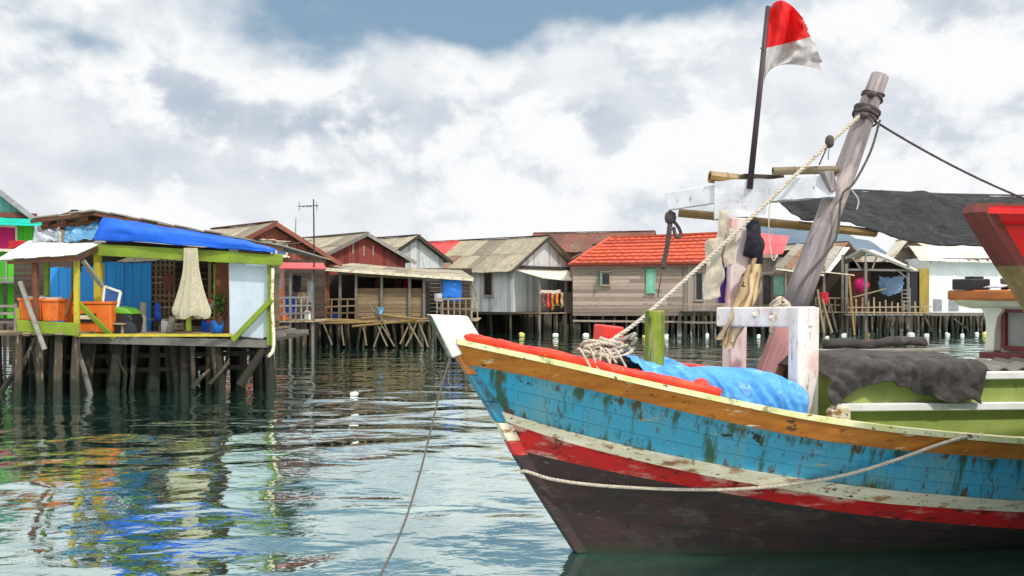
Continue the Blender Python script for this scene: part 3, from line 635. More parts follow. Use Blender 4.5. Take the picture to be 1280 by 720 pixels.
# black shade netting aft of the mast
def sn(px, py, v): return bl(px, py, v)
rows = []
for (xa,ya,xb,yb) in ((962,244,1004,276),(1015,240,1042,277),(1072,238,1095,290),(1120,239,1130,301),(1180,243,1192,307),(1240,247,1252,310),(1330,250,1342,306),(1430,248,1442,296)):
    rows.append([sn(xa+(xb-xa)*t, ya+(yb-ya)*t**1.15, 1.15-.72*t) for t in (0,.33,.66,1)])
mb = cloth(rows, 90, 40, .04, 2.2, 3)
wsolo(mb, 'shade_netting', 'net_black', 'sagging black shade netting stretched aft from the mast over the boat', 'netting', smooth=True, solid=.01)
mb = MB(); mb.tube([bl(962,244,1.17), bl(1015,239.5,1.17), bl(1072,237.5,1.17), bl(1180,242.5,1.17), bl(1430,247,1.17)], .012, 6)
wsolo(mb, 'ridge_line', 'rope_dark', 'dark line along the upper edge of the black shade netting', 'rope')
mb = MB()
mb.tube([(7.6,.6,2.5),(7.62,1.15,bl(1430,247,1.15).z+.02)], .035, 8)
wsolo(mb, 'awning_post', 'bamboo_grey', 'bamboo post on the wheelhouse roof carrying the black netting', 'post')
# ropes
knot = bl(752,434,-.2); top = bl(1078,142,.06)
mid = [knot, bl(800,400,-.12), bl(880,328,-.05), bl(960,252,-.02), bl(1030,185,.02), top]
rb = rope(crom(mid, 8), .021, 3, .14)
wsolo(rb, 'mooring_rope', 'rope', 'thick pale twisted rope running from the bow knot up to the mast', 'rope', smooth=True)
# coil of rope on the foredeck
mb = MB()
for k in range(9):
    c = bl(U(750,776), 448-k*3.0, -.15-U(0,.15)); P = []
    rx, ry = U(.13,.24), U(.08,.15); ph = U(0,6); tl = U(-.25,.25)
    for i in range(15):
        a_ = ph+5.6*i/14; P.append(c+Vector((rx*math.cos(a_), ry*math.sin(a_), .03*math.sin(a_*2+k)+tl*rx*math.cos(a_)*.5)))
    rope(P, .02, 3, .1, 4, mb)
for k in range(7):
    a_ = bl(724+k*7+U(-3,3), 436+U(0,4), -.55); rope(crom([a_, a_+Vector((U(-.06,.1),-.14,U(-.01,.05))), a_+Vector((U(-.02,.12),-.2,-.12-U(0,.06)))],5), .011, 3, .06, 4, mb)
wsolo(mb, 'rope_coil', 'rope', 'tangled pile of pale rope on the foredeck beside the red rail', 'rope', smooth=True)
mb = MB(); P = crom([bl(562,448,-.09), bl(556,470,-.25), bl(545,510,-.7), bl(528,580,-1.3), bl(505,655,-2), bl(474,722,-2.8), bl(430,800,-3.6)], 8)
rope(P, .009, 3, .08, 4, mb); wsolo(mb, 'mooring_line', 'rope_grey', 'thin grey mooring line hanging from the stem down into the water', 'rope', smooth=True)
# rope slung along the hull side
def hullv(px, py, off=.03):
    v = 0
    for i in range(60):
        p = bl(px, py, v); u, z = p.x, p.z
        prev = None; hv = 0
        tab = []
        for n in names:
            zt, u0, B, E_ = LV[n]; x = min(1,max(0,(u-u0)/E_)); tab.append((smt(zt,u,.2), B*(1-(1-x)**2.2)+.045))
        tab.sort(); hv = lerpt(tab, z); v = .5*v-.5*(hv+off)
    return bl(px, py, v)
P = [hullv(x, y, o) for x, y, o in ((657,589,.03),(690,599,.03),(740,606,.03),(800,610,.03),(860,612,.03),(930,611,.06),(1000,604,.08),(1060,593,.1),(1120,575,.1),(1170,557,.1),(1205,547,.08))]
P = [stemp for stemp in [Vector((stem_u(.78)-.05,.02,.80))]] + P + [bl(1228,543,-1.36)]
wsolo(rope(crom(P,6), .017, 3, .1), 'hull_rope', 'rope', 'slack pale rope slung along the hull side from stem to gunwale', 'rope', smooth=True)
# mast lashings and stays
mb = MB()
for t, r_, k in ((.86,.135,4),(.93,.115,2),(.88,.14,2)):
    c = onmast(t)
    for i in range(k):
        P = []; cc = c+dirm*(.028*i+U(-.01,.01)); x = dirm.cross(Vector((0,1,0))).normalized(); y = dirm.cross(x)
        tl = U(-.3,.3)
        for j in range(15):
            a_ = 2*math.pi*j/14; P.append(cc+(x*math.cos(a_)+y*math.sin(a_))*r_+dirm*(tl*r_*math.cos(a_)))
        mb.tube(P, .012, 5)
    mb.lathe([(.01,-.04),(.045,-.025),(.055,0),(.045,.025),(.01,.04)], c+Vector((-.1,-.12,0)), 8)
wsolo(mb, 'lashing', 'rope_dark', 'dark rope lashings wound round the top of the raking mast', 'rope', smooth=True)
mb = MB(); rope(sag(onmast(.85)+Vector((.1,-.04,0)), bl(1282,249,.3), .05), .014, 3, .08, 4, mb); rope(sag(bl(1282,249,.3), bl(1500,330,.5), .02), .014, 3, .08, 4, mb)
wsolo(mb, 'stay_rope', 'rope_dark', 'dark stay rope running down from the mast top toward the stern', 'rope', smooth=True)
mb = MB(); rope(crom([bl(1100,150,-.03), bl(1088,190,-.04), bl(1068,228,-.05), bl(1052,246,-.06), bl(1044,300,-.06), bl(1005,350,-.1), bl(985,400,-.2)],8), .014, 3, .08, 4, mb)
wsolo(mb, 'halyard', 'rope_grey', 'grey halyard running down along the raking mast', 'rope', smooth=True)
mb = MB(); c = bl(1037,177,.01)
mb.lathe([(.01,-.07),(.04,-.05),(.05,0),(.04,.05),(.01,.07)], c, 8); mb.tube(crom([c, bl(1032,188,.01), bl(1024,206,.02)],4), .008, 5); mb.tube([c, bl(1035,200,.01)], .005, 4)
wsolo(mb, 'rope_knot', 'rope_dark', 'dark knot with loose ends on the pale rope near the mast', 'rope knot', smooth=True)
mb = MB(); c = bl(973,383,-.3)
for k in range(9):
    P = []; rx = U(.05,.11); ph = U(0,6); ax = U(-1,1)
    for i in range(13):
        a_ = ph+5.8*i/12; P.append(c+Vector((rx*math.cos(a_), -.03+.05*math.sin(a_*2), rx*.6*math.sin(a_)+ax*.05)))
    rope(P, .013, 3, .06, 4, mb)
rope(crom([c, bl(967,398,-.42), bl(963,412,-.42), bl(966,418,-.3)],5), .014, 3, .06, 4, mb)
wsolo(mb, 'rope_coil', 'rope', 'pale rope bunch tied on the white cross beam beside the mast', 'rope', smooth=True)
mb = MB(); p = bl(838,272,.98); P = [p, bl(836,295,.96), bl(832,318,.97), bl(828,335,.96)]
rope(crom(P,6), .03, 3, .12, 5, mb)
mb.tube(crom([p, bl(848,284,.95), bl(851,294,.94), bl(845,296,.95), bl(842,284,.97)],5), .02, 6); mb.tube([bl(828,335,.96), bl(822,372,.95)], .007, 4)
mb.lathe([(.01,-.08),(.06,-.05),(.07,0),(.06,.05),(.01,.08)], p, 8)
wsolo(mb, 'rope_tail', 'rope_dark', 'frayed dark rope tail hanging from the end of the upper beam', 'rope', smooth=True)
mb = MB(); mb.tube(crom([bl(963,245,.0), bl(961,275,-.02), bl(962,300,.0), bl(966,325,-.05), bl(972,318,-.03)],6), .007, 5); wsolo(mb, 'twine', 'rope', 'thin loose white twine dangling from the wrapped beam', 'twine'); mb = MB(); mb.tube(crom([bl(1065,238,-.06), bl(1073,250,-.07), bl(1071,262,-.07)],5), .008, 5)
wsolo(mb, 'twine', 'rope', 'short curled rope end hanging on the mast beside the black netting', 'twine')
# cloths and gloves hung on the far post
def drape(name, label, mt, px, v0, cat='cloth', amp=.045, thick=.01, seed=0):
    rows = [[bl(x, y, v0+dv) for x, y, dv in r] for r in px]
    return wsolo(cloth(rows, 40, 26, amp, 6, seed), name, mt, label, cat, smooth=True, solid=thick)
drape('hanging_cloth', 'cream cloth hanging longest from the beam end over the far post', 'cloth_cream', [[(884,300,.02),(882,330,0),(880,352,-.03),(876,374,-.02)],[(894,300,-.04),(893,330,-.06),(890,355,-.07),(888,377,-.05)],[(904,298,.0),(905,325,-.02),(904,350,-.04),(901,370,-.03)]], .2, seed=1)
drape('hanging_cloth', 'pale folded cloth hung highest beside the wrapped beam', 'cloth_cream', [[(898,262,.0),(893,290,-.03),(886,312,-.03),(884,328,0)],[(905,262,-.05),(902,290,-.08),(898,310,-.06),(897,326,-.04)],[(910,262,0),(908,285,-.04),(908,300,-.03),(909,312,0)]], .24, seed=2)
drape('hanging_cloth', 'cream sleeve-shaped cloth hung against the front of the far post', 'cloth_cream', [[(911,285,.0),(909,305,-.03),(906,320,-.03),(905,336,0)],[(916,284,-.05),(915,305,-.06),(914,318,-.06),(913,334,-.04)],[(921,290,0),(921,308,-.02),(920,320,-.03),(918,330,0)]], .16, seed=4)
drape('hanging_cloth', 'purple cloth strip hanging behind the cream cloths', 'cloth_purple', [[(901,330,.0),(900,350,0),(899,376,0)],[(907,330,-.02),(907,350,-.02),(905,378,0)],[(912,328,0),(912,350,0),(910,374,0)]], .34, seed=5)
drape('hanging_cloth', 'dark knotted cloth tied high on the far post', 'cloth_dark', [[(932,276,.02),(933,296,-.06),(930,315,-.04),(936,322,0)],[(941,272,-.06),(942,298,-.1),(941,315,-.08),(942,330,0)],[(950,280,0),(953,300,-.04),(952,320,-.03),(949,332,0)]], .18, amp=.04, seed=6)
mb = MB()
for (x0,y0,x1,y1,dv) in ((944,322,905,432,0),(946,330,911,436,-.03),(938,330,900,425,-.05),(950,335,918,420,-.02),(942,340,916,428,-.06)):
    a_, b_ = bl(x0,y0,.12+dv), bl(x1,y1,.1+dv); mm = a_.lerp(b_,.5)+Vector((.03*U(-1,1),-.03,0))
    wd_ = Vector((.045,.01,0)); k0 = len(mb.v); P = crom([a_,mm,b_],8)
    for i_, p_ in enumerate(P):
        tw = .6*math.sin(i_*.5+x0); w2 = Vector((math.cos(tw)*.05, math.sin(tw)*.05, 0)); n_ = Vector((-w2.y, w2.x, 0))*.5
        mb.v += [p_-w2, p_+n_*.6, p_+w2, p_-n_*.5]
    for i_ in range(len(P)-1):
        for j_ in range(4): j2 = (j_+1)%4; mb.face((k0+4*i_+j_, k0+4*i_+j2, k0+4*i_+4+j2, k0+4*i_+4+j_))
for v in mb.v: v += Vector((noise.noise(v*7),noise.noise(v*6+Vector((3,0,0))),noise.noise(v*7)))*.03
wsolo(mb, 'rag_strips', 'cloth_tan', 'bunch of long tan rag strips hanging down the far post', 'rags', smooth=True)
drape('hanging_cloth', 'small brown curled glove-like rag on the middle of the far post', 'brown', [[(926,345,.0),(925,358,-.05),(928,372,0)],[(931,342,-.06),(931,356,-.09),(932,372,-.03)],[(937,346,0),(937,356,-.03),(936,366,0)]], .14, seed=8)

# ------------------------------------------------------------------ the neighbouring boat: only its bow reaches into view
O2 = Vector((4.84,7.06,0)); b2 = thing('fishing_boat', 'bright red bow of a neighbouring boat with a mossy brown stem', 'fishing boat', O2, A)
S2 = [(-1.93,3.09),(-1.90,3.04),(-1.84,2.95),(-1.70,2.77),(-1.56,2.60),(-1.46,2.47),(-1.05,1.9),(-.6,1.1),(0,0),(.4,-.5)]
def s2u(z): return lerpt(sorted((b, a) for a, b in S2), z)
lv2 = [(3.09,-1.85,1.9,5,[(-1.85,3.09),(-1.2,3.05),(0,2.75),(2,2.3),(5,1.9),(10,2.1)]), (2.62,-1.5,1.85,5,[(-1.5,2.62),(0,2.4),(2,1.98),(5,1.6),(10,1.8)]), (1.5,-.8,1.7,5.3,[(-.8,1.5),(2,1.1),(5,.8),(10,1.0)]), (0,0,1.4,6,[(0,0),(10,0)]), (-.5,.4,.9,7,[(.4,-.5),(10,-.5)])]
def l2(k, s_, out=0):
    z0, u0, B, E_, zt = lv2[k]; u = u0+(10-u0)*s_**1.6; x = min(1,max(0,(u-u0)/E_))
    return Vector((u, -(B*(1-(1-x)**2.2)+.06+out), smt(zt, u, .2)))
mb = MB()
for sd in (0,1):
    for i in range(4):
        rows = []
        for j in range(NS+1):
            a_, c_ = l2(i,j/NS), l2(i+1,j/NS); r_ = [a_,(a_+c_)/2,c_]; rows.append([mirror(p) for p in r_] if sd else r_)
        strip(mb, rows, (0,1,1,2)[i], sd == 1)
tr = [l2(k,1) for k in range(5)]; mb.poly([mirror(p) for p in tr]+tr[::-1])
mb.build('hull', ['bow_red','hull_blue','hull_dark'], b2, smooth=True)
mb = MB(); zs2 = [3.11,3.05,2.98,2.9,2.8,2.7,2.6,2.45,2.2,1.9,1.5,1.1,.6,0,-.5]; k0 = len(mb.v)
for z_ in zs2:
    u_ = s2u(min(z_,3.09))+(.05 if z_>3.1 else 0); n_ = .012*noise.noise(Vector((z_*5,1,0)))
    mb.v += [Vector((u_+n_,-.05,z_)), Vector((u_+.05,-.1,z_)), Vector((u_+.36,-.11,z_)), Vector((u_+.36,.11,z_)), Vector((u_+.05,.1,z_)), Vector((u_+n_,.05,z_))]
for i in range(len(zs2)-1):
    for j in range(6): j2 = (j+1)%6; mb.face((k0+6*i+j,k0+6*i+6+j,k0+6*i+6+j2,k0+6*i+j2), 0 if zs2[i] > 2.75 else 1)
mb.face(range(k0,k0+6)); mb.face(range(len(mb.v)-1,len(mb.v)-7,-1))
mb.build('stem_post', ['bow_rust','bow_moss'], b2)
rows = []; mb = MB()
for i in range(NS+1):
    a_ = l2(0,i/NS)+Vector((0,.02,-.12)); rows.append([a_, mirror(a_)])
strip(mb, rows); mb.build('deck', 'grey_wood', b2)
mb = MB()
for sd in (0,1):
    rows = []
    for i in range(NS+1):
        a_ = l2(0,i/NS,.03); c_ = l2(0,i/NS)+Vector((0,.1,0)); c_.y = min(c_.y,-.01)
        r_ = [a_-Vector((0,0,.05)), a_-Vector((0,0,.01)), c_-Vector((0,0,.01)), c_-Vector((0,0,.05))]; rows.append([mirror(p) for p in r_] if sd else r_)
    strip(mb, rows, 0, sd == 1)
mb.build('gunwale_cap', 'bow_red', b2)

# ------------------------------------------------------------------ stilt village: shared builders
def hboards(mb, p, d, ln, z0, z1, h=.2, out=(0,0,0), th=.03):      # lapped boards along d
    p, d, o = Vector(p), Vector(d).normalized(), Vector(out).normalized(); z = z0
    while z < z1-.02:
        hh = min(h*U(.85,1.15), z1-z); k = U(.0,.018)
        n = 2 if ln > 4 else 1; cuts = [0]+([ln*U(.3,.7)] if n == 2 else [])+[ln]
        for a, b in zip(cuts, cuts[1:]):
            q = p+d*a+Vector((0,0,z-p.z)); e = d*(b-a-.006)
            mb.prism([q+o*k, q+o*(k+th+.012), q+o*(k+th)+Vector((0,0,hh-.008)), q+o*k+Vector((0,0,hh-.008))], e)
        z += hh
def vboards(mb, p, d, ln, z0, top, w_=.2, out=(0,0,0), th=.03):    # upright boards, top(x) gives the height
    p, d, o = Vector(p), Vector(d).normalized(), Vector(out).normalized(); x = 0
    while x < ln-.02:
        ww = min(w_*U(.85,1.15), ln-x); k = U(0,.015)
        a, b = p+d*x, p+d*(x+ww-.01)
        za, zb = top(x), top(x+ww-.01)
        if max(za,zb) > z0+.02:
            mb.prism([Vector((a.x,a.y,z0))+o*k, Vector((b.x,b.y,z0))+o*k, Vector((b.x,b.y,max(zb,z0+.01)))+o*k, Vector((a.x,a.y,max(za,z0+.01)))+o*k], o*th)
        x += ww
def pile(name, root, x, y, ztop, r=.08, lean=.12, mt='pile', world=False, zb=-.6):
    mb = MB(); a = Vector((x+U(-lean,lean), y+U(-lean,lean), zb)); b = Vector((x, y, ztop)); c = a.lerp(b,.5)+Vector((U(-.04,.04),U(-.04,.04),0))
    mb.tube([a, c, b], r*U(.85,1.25), 7, 0, r*U(.75,1)); return mb.build(name, mt, root, world=world)
def roof_sheet(name, par, a, b, c, d, mt, corrug=.0, thick=.04, sheets=None, lap=.012, world=False):
    """eave a-b, ridge d-c; made of overlapping sheets across the slope"""
    a, b, c, d = map(Vector, (a,b,c,d)); mb = MB(); L_ = (b-a).length; n = sheets or max(2, int(L_/.85)); nrm = (b-a).cross(d-a).normalized()
    if nrm.z < 0: nrm = -nrm
    for row in (0,1):
        t0, t1 = (0,.53) if row == 0 else (.5,1)
        for i in range(n):
            s0, s1 = i/n, (i+1)/n+.006
            lift = nrm*(lap*(i%2)+row*.018+U(0,.012)); k = 6; ps = []
            for j in range(k+1):
                s_ = s0+(s1-s0)*j/k; w_ = nrm*(.016*(j%2)-.07*math.sin(math.pi*s_)); jit = U(-.03,.03) if row == 0 else 0
                e = a.lerp(b,s_); r = d.lerp(c,s_); ps.append((e.lerp(r,t0+jit*.3)+lift+w_, e.lerp(r,t1)+lift+w_))
            base = len(mb.v)
            for p, q in ps: mb.v += [p, q]
            pm_ = 1 if U(0,1) < .1 else 0
            for j in range(k): mb.face((base+2*j, base+2*j+2, base+2*j+3, base+2*j+1), pm_)
    return mb.build(name, [mt, 'roof_rust'] if mt in ('roof_tan','roof_grey','roof_brown') else mt, par, solid=thick, world=world)
def window(root, wall, s, z0, w_, h_, pane='glass_dark', frame='plank_dark', wd=0, out=.07, shut=None):
    def P(x, z, o):
        return {'x0': Vector((-o,x,z)), 'y0': Vector((x,-o,z)), 'x1': Vector((wd+o,x,z))}[wall]
    mb = MB()
    for (a, b, c, d) in ((s,z0,s+w_,z0),(s,z0+h_,s+w_,z0+h_),(s,z0,s,z0+h_),(s+w_,z0,s+w_,z0+h_)): mb.bar(P(a,b,out), P(c,d,out), .08, .08)
    mb.bar(P(s-.1,z0-.05,out+.08), P(s+w_+.1,z0-.05,out+.08), .14, .06); mb.bar(P(s-.12,z0+h_+.08,out+.1), P(s+w_+.12,z0+h_+.08,out+.1), .2, .04)
    fo = mb.build('window', frame, root)
    mb = MB(); mb.prism([P(s+.035,z0+.035,out-.02),P(s+w_-.035,z0+.035,out-.02),P(s+w_-.035,z0+h_-.035,out-.02),P(s+.035,z0+h_-.035,out-.02)], P(0,0,.014)-P(0,0,0)); mb.build('pane', pane, fo)
    if shut:
        mb = MB(); mb.bar(P(s-.05,z0+h_/2,out+.03), P(s-.06,z0+h_/2,out+.3), h_*.95, .03); mb.build('shutter', shut, fo)
    return fo
def gable_house(name, label, cat, X, Y, b, wd, ln, zf, ze, zr, long_m, gable_m, roof_m, trim='brown', ov=.45, og=.4, group=None, vert=False, pil=(4,4), long_side='x0', apex=.5, pile_m='pile_dark', sheets=None, gover=None, rr=None):
    """local x runs along the visible gable (at y=0), y along the ridge, corner at the origin"""
    t = thing(name, label, cat, (X,Y,0), R(b), group); ax = wd*apex
    prof = lambda x: ze+(zr-ze)*(x/ax if x < ax else (wd-x)/(wd-ax))
    wl = MB(); 
    wl.box((.03,.03,zf),(wd-.03,ln-.03,ze)); wl.prism([(.03,.03,ze),(wd-.03,.03,ze),(ax,.03,zr-.05)], (0,ln-.06,0)); wl.build('wall_core', long_m, t)
    mb = MB()
    (vboards(mb,(0,0,zf),(0,1,0),ln,zf,lambda x: ze,.25,(-1,0,0)) if vert else hboards(mb,(0,0,zf),(0,1,0),ln,zf,ze,.22,(-1,0,0))); mb.build('wall', long_m, t)
    mb = MB()
    (vboards(mb,(wd,0,zf),(0,1,0),ln,zf,lambda x: ze,.25,(1,0,0)) if vert else hboards(mb,(wd,0,zf),(0,1,0),ln,zf,ze,.22,(1,0,0))); mb.build('wall', long_m, t)
    mb = MB(); vboards(mb,(0,0,zf),(1,0,0),wd,zf,lambda x: prof(x)-.03,.24,(0,-1,0)); mb.build('gable_wall', gable_m, t)
    sl = (zr-ze)/ax; sr = (zr-ze)/(wd-ax); up = .08
    r1 = roof_sheet('roof', t, (-ov,ln+og,ze-ov*sl+up), (-ov,-og,ze-ov*sl+up), (ax,-og,zr+up), (ax,ln+og,zr+up), roof_m, sheets=sheets)
    r2 = roof_sheet('roof', t, (wd+ov,-og,ze-ov*sr+up), (wd+ov,ln+og,ze-ov*sr+up), (ax,ln+og,zr+up), (ax,-og,zr+up), rr or roof_m, sheets=sheets)
    mb = MB(); mb.bar((ax,-og-.02,zr+up+.05),(ax,ln+og+.02,zr+up+.05),.28,.05); mb.build('ridge_cap', trim if trim!='brown' else 'plank_dark', r1)
    mb = MB(); mb.bar((-ov-.02,-og-.03,ze-ov*sl+up-.06),(ax,-og-.03,zr+up-.06),.04,.2); mb.bar((ax,-og-.035,zr+up-.06),(wd+ov+.02,-og-.035,ze-ov*sr+up-.06),.04,.2); mb.build('barge_board', trim, t)
    mb = MB(); mb.box((-.1,-.1,zf-.18),(wd+.1,ln+.1,zf-.02)); mb.build('floor_frame', 'plank_dark', t)
    nx, ny = pil
    for i in range(nx):
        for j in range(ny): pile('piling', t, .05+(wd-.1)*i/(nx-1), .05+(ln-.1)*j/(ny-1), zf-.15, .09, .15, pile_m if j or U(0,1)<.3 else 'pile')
    return t
def railing(par, a, b, h, n, mt='deck_wood', rails=3, world=True, r=.03, name='railing', hj=.08):
    a, b = Vector(a), Vector(b); mb = MB()
    for k in range(rails):
        z = Vector((0,0,h*(k+1)/rails)); mb.bar(a+z+Vector((0,-.03,U(-.04,.04))), b+z+Vector((0,-.03,U(-.04,.04))), .03, .07)
    for i in range(n):
        p = a.lerp(b, i/(n-1)); mb.bar(p, p+Vector((U(-.03,.03),0,h+U(-hj,hj))), r*2, r*2)
    return mb.build(name, mt, par, world=world)
def wbox(lo, hi, name, mt, par=None, bevel=0, label=None):
    mb = MB(); mb.box(lo, hi); return mb.build(name, mt, par, world=True, bevel=bevel, label=label)
def planks(par, x0, x1, y0, y1, z, name='deck', mt='deck_wood', w_=.2, along='x'):
    mb = MB()
    if along == 'x':
        y = y0
        while y < y1:
            mb.box((x0+U(-.12,.05), y, z-.05+U(-.012,.012)), (x1+U(-.05,.12), y+w_-.015, z+U(-.01,.012))); y += w_
    else:
        x = x0
        while x < x1:
            mb.box((x, y0+U(-.1,.04), z-.05+U(-.012,.012)), (x+w_-.015, y1, z+U(-.01,.012))); x += w_
    return mb.build(name, mt, par, world=True)
def pole(a, b, r, name, label, cat, mt='bamboo_grey', group=None):
    mb = MB(); a, b = Vector(a), Vector(b); m_ = a.lerp(b,.5)+Vector((U(-.04,.04),0,U(-.03,.03))); mb.tube([a,m_,b], r, 7, 0, r*.8)
    return solo(mb, name, mt, label, cat, group)
def wcloth(name, label, mt, px, Y, cat='cloth', amp=.03, seed=0, group=None, solid=.012):
    rows = [[at(x, y, Y+dy) for x, y, dy in r] for r in px]
    return solo(cloth(rows, 14, 14, amp, 5, seed), name, mt, label, cat, group, smooth=True, solid=solid)

# ------------------------------------------------------------------ the near hut with the blue tarp
DZ = 1.52
hut = thing('stilt_hut', 'open stilt hut with blue tarp under its roof edge, olive beam and white end panel', 'hut', (-9.6,27.5,0))
xl = lambda px, Y=25.6: (px-640)*Y/F
zl = lambda py, Y=25.6: EYE+(370-py)*Y/F
planks(hut, xl(22), xl(288), 25.5, 32.2, DZ, along='y')
mb = MB(); mb.bar((xl(95),25.55,DZ-.14),(xl(336),25.55,DZ-.26),.12,.2); mb.bar((xl(20),27.5,DZ-.14),(xl(336),27.5,DZ-.14),.12,.16); mb.bar((xl(20),30.5,DZ-.14),(xl(336),30.5,DZ-.14),.12,.16)
for px in (100,150,200,250,300): mb.bar((xl(px),25.6,DZ-.11),(xl(px),32,DZ-.11),.08,.1)
mb.build('deck_beam', 'grey_wood', hut, world=True)
planks(hut, xl(286), xl(338), 25.9, 30, DZ-.16, along='y', mt='plank_dark')
for px in (26,40,52,62,72,86,97,108,112,122,133,142,150,163,170,181,195,206,218,224,232,240,252,262,268,280,330):
    dark = U(0,1) < .6; big = px in (108,142,181,206,224)
    pile('piling', hut, xl(px+U(-3,3)), 25.75+U(-.1,.6), DZ-.1, .16 if big else U(.055,.12), .26, 'pile_dark' if dark or big else 'pile', True)
for Yr in (26.6,27.4,28.6,30,31.6):
    n = 11
    for i in range(n): pile('piling', hut, xl(24+U(0,10), Yr)+(xl(322,Yr)-xl(24,Yr))*i/(n-1)+U(-.2,.2), Yr+U(-.2,.2), DZ-.1, .14, .2, 'pile_dark', True)
def brace(a, b, r, mt, par=hut, name='brace'):
    mb = MB(); mb.tube([a, Vector(a).lerp(Vector(b),.5)+Vector((U(-.05,.05),0,0)), b], r, 7, 0, r*.8); return mb.build(name, mt, par, world=True)
brace(at(22,468,25.3), at(46,422,25.4), .08, 'pile'); brace(at(-4,498,25.2), at(26,455,25.3), .08, 'pile')
brace(at(114,496,25.2), at(93,425,25.4), .07, 'grey_wood'); brace(at(300,482,25.3), at(330,436,25.6), .12, 'pile_dark')
brace(at(240,486,25.3), at(262,462,25.6), .06, 'pile'); brace(at(262,480,25.3), at(286,452,25.6), .05, 'pile'); brace(at(158,470,25.7), at(146,440,25.7), .04, 'pile_dark')
for z in (.55,.95):
    for Yb in (26.2,28):
        mb = MB(); mb.bar((xl(20),Yb,z-.1),(xl(310),Yb,z+U(-.1,.1)),.06,.12); mb.build('cross_brace', 'pile_dark', hut, world=True)
mb = MB(); hboards(mb,(xl(10,32),32.1,.2),(1,0,0),xl(268,32)-xl(10,32),.25,1.5,.25,(0,-1,0)); mb.build('shade_fill', 'pile_dark', hut, world=True)  # dark boards added as fill, standing in for shade under the hut
# roof
pa, pb_, pc = at(38,274,25.4), at(118,264,25.4), at(353,309,25.4)
dv = Vector((0,6.8,-.12))
mb = MB()
for i in range(12):
    f0, f1 = i/12, (i+1)/12+.004; a_, c_ = pb_.lerp(pc,f0), pb_.lerp(pc,f1); o_ = Vector((0,U(-.12,.1),.02*(i%2)+U(0,.015)))
    mb.prism([a_+o_, c_+o_, c_+o_+dv, a_+o_+dv], (0,0,.035))
for i in range(5):
    f0, f1 = i/5, (i+1)/5+.004; a_, c_ = pa.lerp(pb_,f0), pa.lerp(pb_,f1); o_ = Vector((0,U(-.25,.2),.02*(i%2)+U(0,.015)))
    mb.prism([a_+o_, c_+o_, c_+o_+dv, a_+o_+dv], (0,0,.035))
rfh = mb.build('roof', 'roof_grey', hut, world=True)
mb = MB()
for a_, c_ in ((pa,pb_),(pb_,pc)):
    mb.bar(a_+Vector((0,.02,-.06)), c_+Vector((0,.02,-.06)), .06, .09)
for k in range(9):
    q = pa.lerp(pb_,U(0,1)); mb.bar(q+Vector((0,.1,-.08-U(0,.1))), q+Vector((U(-.3,.3),U(.6,2),-.1-U(0,.12))), .08,.1)
mb.bar(pa+Vector((.1,.4,-.18)), pb_+Vector((0,.4,-.26)), .1,.12)
mb.build('rafter', 'brown', rfh, world=True)
# posts
def sq(px0, y0, px1, y1, Y, w_, mt, Y1=None, name='post'):
    mb = MB(); mb.bar(at(px0,y0,Y), at(px1,y1,Y1 or Y), w_, w_, (0,1,0)); return mb.build(name, mt, hut, world=True, bevel=.01)
sq(44,326,46,400,24.4,.12,'brown'); sq(59,326,58,402,24.9,.11,'olive'); sq(96,318,96,416,24.5,.12,'yellow'); sq(122,318,123,418,25.5,.16,'yellow')
sq(128,330,127,418,25.9,.08,'yellow'); sq(338,325,337,432,25.5,.13,'olive'); sq(43,325,42,415,26.5,.12,'brown'); sq(97,302,98,340,26.6,.13,'plank_dark')
sq(236,320,236,414,26.4,.12,'olive'); sq(280,322,279,418,26.2,.34,'brown'); sq(288,330,292,424,25.75,.12,'orange_brown')
sq(272,330,272,416,26.2,.18,'olive')
sq(98,400,96,340,24.7,.07,'grey_wood')
sq(128,358,103,325,25.2,.1,'grey_wood',24.6,'brace'); sq(82,396,96,345,24.6,.07,'brown',24.6,'brace')
sq(143,423,94,375,25.1,.11,'olive',24.5,'brace'); sq(56,437,25,352,24.1,.09,'grey_wood',24.4,'brace'); sq(291,425,340,374,25.35,.13,'olive',25.35,'brace')
mb = MB(); mb.bar(at(117,312,25.35), at(353,325,25.35), .1, .3); mb.build('front_beam', 'olive', hut, world=True, bevel=.012)
mb = MB(); mb.bar((xl(45),28.4,zl(300,28.4)),(xl(320,28.4),28.4,zl(318,28.4)),.1,.15); mb.build('rear_beam', 'plank_dark', hut, world=True)
# walls
mb = MB(); vboards(mb,(xl(62,28.3),28.36,DZ),(1,0,0),xl(89,28.3)-xl(62,28.3),DZ,lambda x:zl(333,28.3)-.05*U(0,1),.24,(0,-1,0)); mb.build('wall','wall_blue',hut,world=True)
wbox((xl(92,28.3),28.32,DZ),(xl(122,28.3),28.38,zl(333,28.3)),'wall','wall_blue',hut)
mb = MB(); vboards(mb,(xl(122,27.6),27.65,DZ),(1,0,0),xl(189,27.6)-xl(122,27.6),DZ,lambda x:zl(326,27.6)-.05*U(0,1),.26,(0,-1,0)); mb.build('wall','wall_blue',hut,world=True)
mb = MB(); mb.prism([at(142,328,27.5),at(262,323,27.5),at(262,319,27.5),at(170,318,27.5)],(0,.05,0)); mb.build('lintel_board','strake_white',hut,world=True)
mb = MB(); hboards(mb,(xl(18,32),32,DZ),(1,0,0),xl(330,32)-xl(18,32),DZ,4.1,.22,(0,-1,0)); mb.build('rear_wall','plank_dark',hut,world=True)  # coloured dark so the open front looks shaded inside
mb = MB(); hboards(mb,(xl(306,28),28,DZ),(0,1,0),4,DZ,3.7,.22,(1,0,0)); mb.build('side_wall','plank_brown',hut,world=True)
wbox((xl(100,30),29.5,DZ),(xl(200,30),29.55,3.9),'dark_backing','plank_dark',hut)
mb = MB()
for i in range(6): x = xl(189+i*5.6,27.7); mb.bar((x,27.7,DZ),(x+.02,27.7,zl(325,27.7)),.045,.045)
